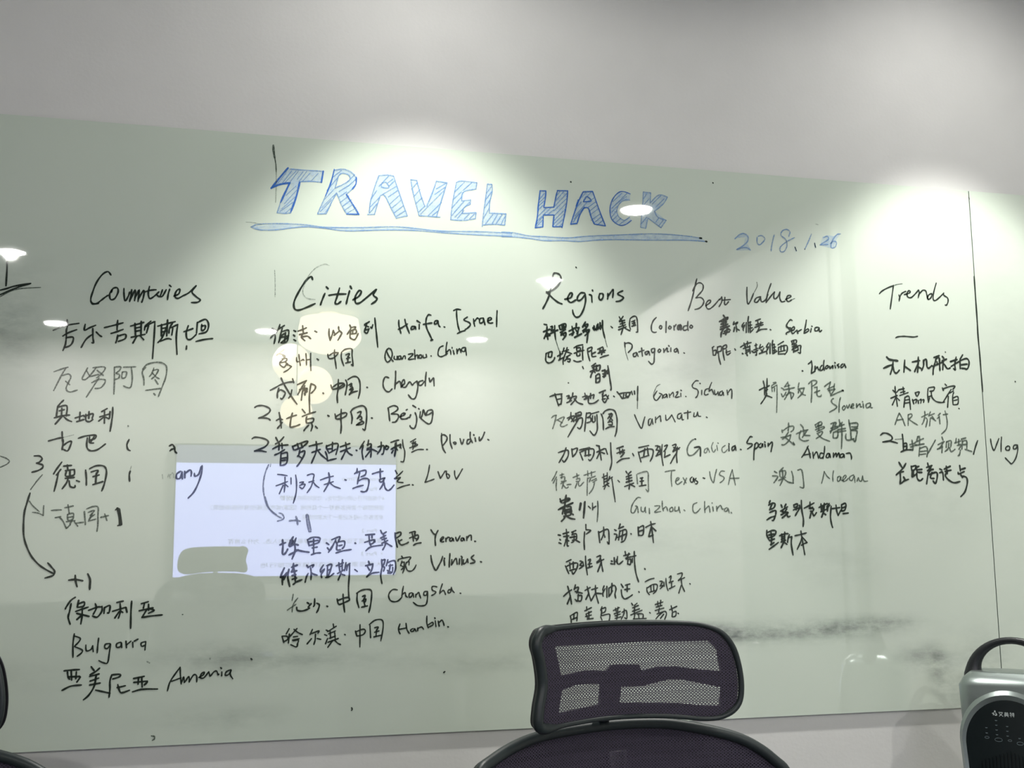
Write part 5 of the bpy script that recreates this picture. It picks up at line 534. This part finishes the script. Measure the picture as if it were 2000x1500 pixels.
def bent(poly_sets, m, name, parent, k, off, thick):
    """extruded plate with openings, bent to the curve of the rest"""
    cu = bpy.data.curves.new('tmp', 'CURVE'); cu.dimensions = '2D'; cu.fill_mode = 'BOTH'; cu.extrude = thick / 2
    for pts in poly_sets:
        s = cu.splines.new('POLY'); s.points.add(len(pts) - 1); s.use_cyclic_u = True
        for i, p in enumerate(pts): s.points[i].co = (p[0] / 1000, p[1] / 1000, 0, 1)
    to = bpy.data.objects.new('tmp', cu); col.objects.link(to)
    dg = bpy.context.evaluated_depsgraph_get(); me = bpy.data.meshes.new_from_object(to.evaluated_get(dg))
    bpy.data.objects.remove(to)
    bm = bmesh.new(); bm.from_mesh(me)
    x = -0.31
    while x < 0.31:
        bmesh.ops.bisect_plane(bm, geom=bm.verts[:] + bm.edges[:] + bm.faces[:], plane_co=(x, 0, 0), plane_no=(1, 0, 0)); x += 0.02
    for v in bm.verts:
        u, h, t = v.co; v.co = (u, -(k * u * u) - off - t, h)
    bm.normal_update()
    return from_bm(name, bm, m, parent)
def weave(name, poly, parent, k, off, pitch, period, wd, hp, hw):
    """the open knit: zigzag warp strands crossed by fine level threads, real ribbons"""
    xs = [p[0] for p in poly]; zs = [p[1] for p in poly]; vs = []; fs = []; mi = []
    P = lambda u, z, o=0: (u / 1000, -(k * (u / 1000) ** 2) - off - o, z / 1000)
    n = int((max(xs) - min(xs)) / pitch) + 2; st = period / 4
    for c in range(n):
        for sgn in (1, -1):
            u0 = min(xs) + c * pitch; z = min(zs); i = 0; prev = None
            while z < max(zs) + st:
                tri = (0, 0.5, 1, 0.5)[i % 4] * 2 - 1
                u = u0 + sgn * tri * pitch * 0.46 + 0.22 * (z) * 0.0
                if inside(u, z, poly):
                    a = len(vs); vs += [P(u - wd / 2, z, 0.0003 * sgn), P(u + wd / 2, z, 0.0003 * sgn)]
                    if prev is not None: fs.append((prev, prev + 1, a + 1, a)); mi.append(0)
                    prev = a
                else: prev = None
                z += st; i += 1
    z = min(zs)
    while z < max(zs):
        u = min(xs); prev = None
        while u < max(xs):
            if inside(u, z, poly):
                a = len(vs); vs += [P(u, z - hw / 2, -0.0006), P(u, z + hw / 2, -0.0006)]
                if prev is not None: fs.append((prev, a, a + 1, prev + 1)); mi.append(1)
                prev = a
            else: prev = None
            u += 8
        z += hp
    o = from_lists(name, vs, fs, [M['weave'], M['thread']], parent, mi=mi); return tag(o, kind='stuff')
def make_chair(loc, rz, label, lift=0.0, windows=HWIN):
    t = empty('mesh_office_chair', (loc[0], loc[1], 0), rz, label, 'chair', 'black mesh office chairs')
    HZ = 1.2053 + lift
    def up(o, z): o.location.z = z; return o
    hs = catmull(HEAD, 5, True); cen = (-15, 0)
    K = 0.9
    def rim(name, pts, k, off, rad):
        P = [(u / 1000, -(k * (u / 1000) ** 2) - off, z / 1000) for u, z in pts]
        return tube(name, P, rad, M['plastic'], t, seg=10, closed=True)
    inner = [(u * 0.965 - 0.5, z * 0.93) for u, z in hs]
    rad = [0.0035 + 0.0045 * min(1, max(0, (-u - 165) / 25)) + 0.0012 * min(1, max(0, (u - 130) / 30)) for u, z in hs]
    up(rim('headrest_rim', inner, K, 0.0, rad), HZ)
    up(weave('headrest_mesh', inner, t, K, -0.001, 5.9, 8.8, 2.05, 2.6, 0.7), HZ)
    up(bent([[(u * 1.012 + 4, z * 1.04) for u, z in inner]] + windows, M['plate'], 'headrest_frame', t, K, -0.02, 0.006), HZ)
    up(tube('headrest_bracket', [(-0.035, 0.03, -0.055), (-0.035, 0.085, -0.075), (-0.035, 0.10, -0.16)], 0.013, M['plate'], t), HZ)
    bs = catmull(BACK, 4, True)
    up(rim('backrest_rim', [(u * 0.985, z - 5) for u, z in bs], 0.8, -0.05, 0.0085), HZ)
    inb = [(u * 0.982, z - 6) for u, z in bs]
    up(weave('backrest_mesh', inb, t, 0.8, -0.052, 5.9, 8.8, 2.2, 2.6, 0.75), HZ)
    up(bent([inb] + BWIN, M['plate'], 'backrest_frame', t, 0.8, -0.072, 0.006), HZ)
    up(tube('spine', [(0, 0.075, -0.12), (0, 0.10, -0.35), (0, 0.06, -0.62), (0, -0.02, -0.74), (0, -0.2, -0.78)], [0.02, 0.026, 0.028, 0.03, 0.03], M['plate'], t), HZ)
    bm = bmesh.new(); bmesh.ops.create_cube(bm, size=1)
    for v in bm.verts: v.co = Vector((v.co.x * 0.50, -0.27 + v.co.y * 0.47, 0.47 + lift + v.co.z * 0.07))
    bmesh.ops.bevel(bm, geom=bm.edges[:], offset=0.03, segments=4, affect='EDGES')
    from_bm('seat', bm, M['weave'], t, True)
    for s in (-1, 1):
        tube('armrest_post', [(s * 0.24, -0.22, 0.42 + lift), (s * 0.31, -0.22, 0.43 + lift), (s * 0.31, -0.22, 0.66 + lift)], 0.016, M['plate'], t)
        box('armrest_pad', (s * 0.31 - 0.04, -0.36, 0.66 + lift), (s * 0.31 + 0.04, -0.08, 0.69 + lift), M['plastic'], t, 0.012)
    tube('gas_column', [(0, -0.22, 0.10), (0, -0.22, 0.42 + lift)], [0.03, 0.022], M['metal'], t)
    for i in range(5):
        a = 2 * math.pi * i / 5 + 0.3; dx, dy = math.cos(a), math.sin(a)
        l = tube('base_leg', [(dx * 0.02, -0.22 + dy * 0.02, 0.12), (dx * 0.29, -0.22 + dy * 0.29, 0.085)], [0.026, 0.017], M['plate'], t)
        x, y = dx * 0.29, -0.22 + dy * 0.29
        tube('caster', [(x - dy * 0.02, y + dx * 0.02, 0.03), (x + dy * 0.02, y - dx * 0.02, 0.03)], 0.03, M['plate'], l, seg=16)
        tube('caster_stem', [(x, y, 0.03), (x, y, 0.085)], 0.008, M['metal'], l, seg=8)
    return t
CX, CY = 0.6349, -0.6463
make_chair((CX, CY), R(15), 'black mesh office chair with headrest in the middle, in front of the Regions list')
make_chair((-0.445, -0.50), R(1), 'black mesh office chair cut off by the left edge of the photo')
make_chair((0.02, -4.6), R(178), 'black mesh office chair raised high, mirrored dark against the bright display', lift=0.17, windows=[])

# ------------------------------------------------------------------ tower heater on a cabinet at the right
hx, hy, hz = 1.5825, -0.255, 0.661
cab = empty('side_cabinet', (1.72, -0.22, 0), 0, 'low pale side cabinet under the silver heater, below the frame', 'cabinet')
box('body', (-0.29, -0.20, 0.06), (0.50, 0.20, 0.638), M['cabinet'], cab)
box('top', (-0.30, -0.21, 0.638), (0.51, 0.20, 0.66), M['cabinet'], cab, 0.004)
box('plinth', (-0.27, -0.17, 0.0), (0.48, 0.19, 0.06), M['bezel'], cab)
for s in (0, 1):
    d = box('door', (-0.285 + s * 0.393, -0.218, 0.07), (0.103 + s * 0.393, -0.20, 0.61), M['cabinet'], cab, 0.002)
    tube('handle', [(0.06 + s * 0.09, -0.218, 0.40), (0.06 + s * 0.09, -0.235, 0.40), (0.06 + s * 0.09, -0.235, 0.50), (0.06 + s * 0.09, -0.218, 0.50)], 0.005, M['metal'], d, seg=8)
HRZ = R(-50)
ht = empty('tower_heater', (hx, hy, hz), HRZ, 'silver and black tower heater with a black arched handle at the right edge', 'heater')
HH = 0.482   # body height
def hw(z):   # half width, narrowing towards the base
    return 0.078 + 0.022 * (z / HH) ** 0.8
secs = []; seg = 48
zlist = [0, 0.01, 0.05, 0.12, 0.2, 0.28, 0.36, 0.42, 0.455, 0.470, 0.476, 0.480, 0.4815]
vs = []; fs = []
for z in zlist:
    inset = 0.0 if z < 0.455 else (z - 0.455) ** 1.6 * 7.5
    a = hw(z) - inset; b_ = 0.072 - inset
    for k in range(seg):
        th = 2 * math.pi * k / seg; c, s = math.cos(th), math.sin(th); e = 2 / 5.0
        vs.append((a * math.copysign(abs(c) ** e, c), b_ * math.copysign(abs(s) ** e, s), z))
for i in range(len(zlist) - 1):
    for k in range(seg):
        k2 = (k + 1) % seg; fs.append((i * seg + k, i * seg + k2, (i + 1) * seg + k2, (i + 1) * seg + k))
fs.append(tuple(range(seg))[::-1]); fs.append(tuple((len(zlist) - 1) * seg + k for k in range(seg)))
from_lists('body', vs, fs, M['silver'], ht, True)
# front panel: glossy black arch, with a broad bevelled silver surround
def arch(w0, top, n=28, w1=None, bot=0.03):
    pts = [(-(w1 or w0), bot)]
    for i in range(n + 1):
        th = math.pi - math.pi * i / n; pts.append((w0 * math.cos(th), top - w0 * 1.05 + w0 * 1.05 * math.sin(th)))
    pts.append(((w1 or w0), bot)); return pts
def arch_loft(name, outer, yo, inner, yi, m, parent):
    vs = [(x, yo, z) for x, z in outer] + [(x, yi, z) for x, z in inner]; n = len(outer)
    fs = [(i, i + 1, n + i + 1, n + i) for i in range(n - 1)] + [(n - 1, 0, n, 2 * n - 1)]
    return from_lists(name, vs, fs, m, parent, True)
o1 = arch(0.0945, 0.452, w1=0.074); o2 = arch(0.088, 0.442, w1=0.068); o3 = arch(0.082, 0.432, w1=0.063)
arch_loft('panel_surround', o1, -0.0705, o2, -0.0775, M['silver'], ht)
arch_loft('panel_surround', o2, -0.0775, o3, -0.0735, M['silver'], ht)
pv = [Vector((x, -0.0735, z)) for x, z in o3]
front = from_lists('front_panel', pv, [tuple(range(len(pv)))], M['gloss'], ht)
for i in range(17):
    x = -0.056 + i * 0.007
    box('vent_rib', (x - 0.0012, -0.0765, 0.045), (x + 0.0012, -0.0735, 0.335 - 0.4 * abs(x)), M['gloss'], front)
def mark(name, segs, ox, oz, s, wd, m, parent):
    vs = []; fs = []
    for sg in segs:
        pts = [(ox + x * s, oz + z * s) for x, z in sg]
        for (x0, z0), (x1, z1) in zip(pts, pts[1:]):
            L = math.hypot(x1 - x0, z1 - z0) or 1; nx, nz = -(z1 - z0) / L * wd / 2, (x1 - x0) / L * wd / 2; k = len(vs)
            vs += [(x0 + nx, -0.0739, z0 + nz), (x0 - nx, -0.0739, z0 - nz), (x1 - nx, -0.0739, z1 - nz), (x1 + nx, -0.0739, z1 + nz)]
            fs.append((k, k + 1, k + 2, k + 3))
    return from_lists(name, vs, fs, m, parent)
# emblem and the three characters after it
EM = [[(0, 8), (-0.8, 5)], [(0, 8), (0.8, 5)], [(-4.5, 3.0), (-1.5, 3.8)], [(-3.2, 0.6), (-1.0, 2.4)], [(1, 4), (3, 1)], [(-0.5, 0.5), (2.8, 0.5)]]
AI = [[(0, 7), (8, 7)], [(2.5, 8), (2.5, 6)], [(5.5, 8), (5.5, 6)], [(7, 5.5), (1, 0)], [(1.5, 5), (8, 0)]]
MEI = [[(2, 8), (3, 7)], [(6, 8), (5, 7)], [(0.5, 6.6), (7.5, 6.6)], [(1, 5.2), (7, 5.2)], [(0.3, 3.8), (7.7, 3.8)], [(4, 6.8), (4, 3.8)], [(0, 2.4), (8, 2.4)], [(4, 3.4), (3, 1.5), (0.3, 0)], [(4, 2.4), (7.8, 0)]]
TE = [[(1.2, 8), (0.3, 5.5)], [(0.5, 6.5), (3.3, 6.5)], [(2, 8), (2, 0)], [(0, 3), (3.5, 4)], [(4.2, 7), (7.8, 7)], [(6, 8), (6, 5.5)], [(3.8, 5.5), (8, 5.5)], [(3.8, 3.6), (8, 3.6)], [(6.8, 5), (6.8, 0.3), (6, 0.5)], [(4.7, 2.6), (5.4, 1.6)]]
S = 0.00105
mark('maker_emblem', EM, -0.0235, 0.4015, 0.0012, 0.0018, M['print_'], front)
mark('maker_lettering', [[(x + 0, z) for x, z in s] for s in AI] + [[(x + 10, z) for x, z in s] for s in MEI] + [[(x + 20, z) for x, z in s] for s in TE], -0.017, 0.4005, S, 0.0011, M['print_'], front)
dots = [(-0.0225, 0.392), (-0.0225, 0.383), (-0.0225, 0.374), (-0.0225, 0.365), (-0.0415, 0.377), (-0.0415, 0.367), (-0.0025, 0.382), (-0.0025, 0.373), (-0.0025, 0.364), (0.019, 0.361)]
for x, z in dots: mark('indicator', [[(-2, 0.4), (0, -0.5), (2, 0.4)]], x, z, 0.001, 0.0016, M['dimprint'], front)
for x, z, r in ((-0.0415, 0.3585, 4), (-0.020, 0.3555, 7), (0.001, 0.3555, 3.5), (0.0195, 0.3515, 6)):
    mark('touch_key', [[(r * math.cos(a * math.pi / 8), 0.5 * r * math.sin(a * math.pi / 8)) for a in range(17)]], x, z, 0.001, 0.0009, M['dimprint'], front)
hp = [(-0.078, 0, 0.455)]; hr = [0.020]
for i in range(25):
    th = math.pi - math.pi * i / 24; hp.append((0.078 * math.cos(th), 0.0, 0.474 + 0.068 * math.sin(th))); hr.append(0.0185 - 0.0115 * math.sin(math.pi * i / 24) ** 0.7)
hp.append((0.078, 0, 0.455)); hr.append(0.020)
tube('handle', hp, hr, M['rubber'], ht, seg=16)

# ------------------------------------------------------------------ wall display behind the camera
dy = ROOM_Y0
disp = empty('wall_display', (0.513, dy, 1.69), 0, 'large bright display showing a slide, mirrored in the glass between Countries and Cities', 'display')
def dbox(name, x0, x1, z0, z1, y0, y1, m, p=disp): return box(name, (x0 - 0.513, y0, z0 - 1.69), (x1 - 0.513, y1, z1 - 1.69), m, p)
dbox('housing', -0.216, 1.244, 1.258, 2.134, 0.0, 0.05, M['bezel'])
scr = dbox('screen', -0.206, 1.234, 1.269, 2.007, 0.05, 0.052, M['slide'])
tb = dbox('slide_header', -0.206, 1.234, 2.0075, 2.124, 0.05, 0.052, M['toolbar'])
def px2(x, y): return (-0.206 + (x - 345) / 425 * 1.439, 2.007 - (y - 905) / 217 * 0.738)
def text(name, s, xr, yc, xl, h, m, p, y=0.053, bold=0.0):
    cu = bpy.data.curves.new(name, 'FONT'); cu.body = s; cu.size = h; cu.align_x = 'LEFT'; cu.align_y = 'CENTER'; cu.offset = bold
    o = bpy.data.objects.new('tmp', cu); col.objects.link(o)
    dg = bpy.context.evaluated_depsgraph_get(); me = bpy.data.meshes.new_from_object(o.evaluated_get(dg)); bpy.data.objects.remove(o)
    X, Z = px2(xr, yc)
    wd = max([v.co.x for v in me.vertices] or [1]); k = 1.0
    if xl is not None: k = (X - px2(xl, yc)[0]) / wd
    for v in me.vertices: v.co = Vector((X - 0.513 - v.co.x * k, y, Z - 1.69 + v.co.y))
    me.materials.clear()
    return link(name, me, p, [m])
Q = lambda x, y: (320 + x / 4, 860 + y / 4)
def tl(s, xr, y, xl, m='slide_text', h=0.036, bold=0.0):
    a, yy = Q(xr, y); text('slide_text', s, a, yy, Q(xl, 0)[0] if xl is not None else None, h, M[m], scr, bold=bold)
tl('Group Time', 1720, 295, 1370)
tl('\u2022  Part 1', 1700, 375, 1530)
tl('4个组进行开心的小组讨论，讨论时间共', 1712, 450, 1020)
tl('30分钟', 1015, 450, 890, 'slide_bold', 0.037, 0.0006)
tl('请按照每个类别各推荐一个目的地（国家/城市/区域/价有所值/新趋势）', 1710, 525, 365)
tl('辛苦各位小组长记录一下大家的意见', 1705, 600, 1060)
tl('\u2022  Part 2', 1700, 705, 1530)
tl('请每个组下位代表发言，分享最喜欢的入选，为什么推荐', 1700, 785, 500)
tl('\u2022  Part 3', 1700, 885, 1530)
tl('大家投票选出最值得推荐的旅行地', 1700, 968, 750)

LANTERNS = [(0.672, 2.688, -4.55, 0.19, 0.209, True, 'largest cream paper lantern, mirrored in the glass behind the first Cities line'), (0.5, 2.648, -5.28, 0.121, 0.242, False, 'cream paper lantern mirrored in the glass over the second Cities line'), (0.618, 2.442, -4.88, 0.113, 0.234, False, 'cream paper lantern mirrored in the glass over the third Cities line'), (0.462, 2.188, -4.2, 0.088, 0.181, False, 'lowest cream paper lantern, mirrored in the glass beside the figure 2')]
# ------------------------------------------------------------------ cupboards added under the display to darken the low reflection
WHERE = ['leftmost of the four', 'second from the left', 'third from the left', 'rightmost of the four']
for i in range(4):
    x0 = -2.0 + i * 1.08
    t = empty('added_cupboard', (x0 + 0.54, ROOM_Y0 + 0.205, 0), R(180), 'added dark grey cupboard darkening the low reflection in the glass, ' + WHERE[i], 'cupboard', 'added cupboards along the far wall')
    box('body', (-0.535, -0.19, 0.06), (0.535, 0.2, 1.13), M['cupboard'], t, 0.004)
    box('plinth', (-0.52, -0.17, 0), (0.52, 0.19, 0.06), M['bezel'], t)
    for k in (0, 1):
        d = box('door', (-0.53 + k * 0.533, -0.208, 0.08), (-0.003 + k * 0.533, -0.19, 1.11), M['cupboard'], t, 0.002)
        xx = -0.06 + k * 0.12
        tube('handle', [(xx, -0.208, 0.8), (xx, -0.23, 0.8), (xx, -0.23, 0.95), (xx, -0.208, 0.95)], 0.005, M['metal'], d, seg=8)

# ------------------------------------------------------------------ paper lanterns, seen only as warm discs in the glass
def lantern(x, y, z, r, hgt, label, flat=False):
    t = empty('paper_lantern', (x, y, z), 0, label, 'lamp', 'cream paper lanterns hanging in a cluster')
    pr = []
    for i in range(17):
        th = -math.pi / 2 + math.pi * i / 16
        rr, zz = r * math.cos(th), hgt / 2 * math.sin(th)
        if flat and th > 0: rr = r * (1 - 0.1 * math.sin(th)); zz = min(zz, CEIL - z - 0.01)
        pr.append((max(rr, 0.0005), zz))
    lathe('shade', pr, M['lantern'], t)
    if not flat: tube('cord', [(0, 0, hgt / 2), (0, 0, CEIL - z)], 0.003, M['cord'], t, seg=6)
    else: lathe('ceiling_plate', [(0.001, CEIL - z - 0.012), (0.06, CEIL - z - 0.012), (0.06, CEIL - z)], M['trim'], t)
for px_, pz_, y_, r_, h_, fl, lb in LANTERNS: lantern(px_, y_, pz_, r_, h_, lb, fl)
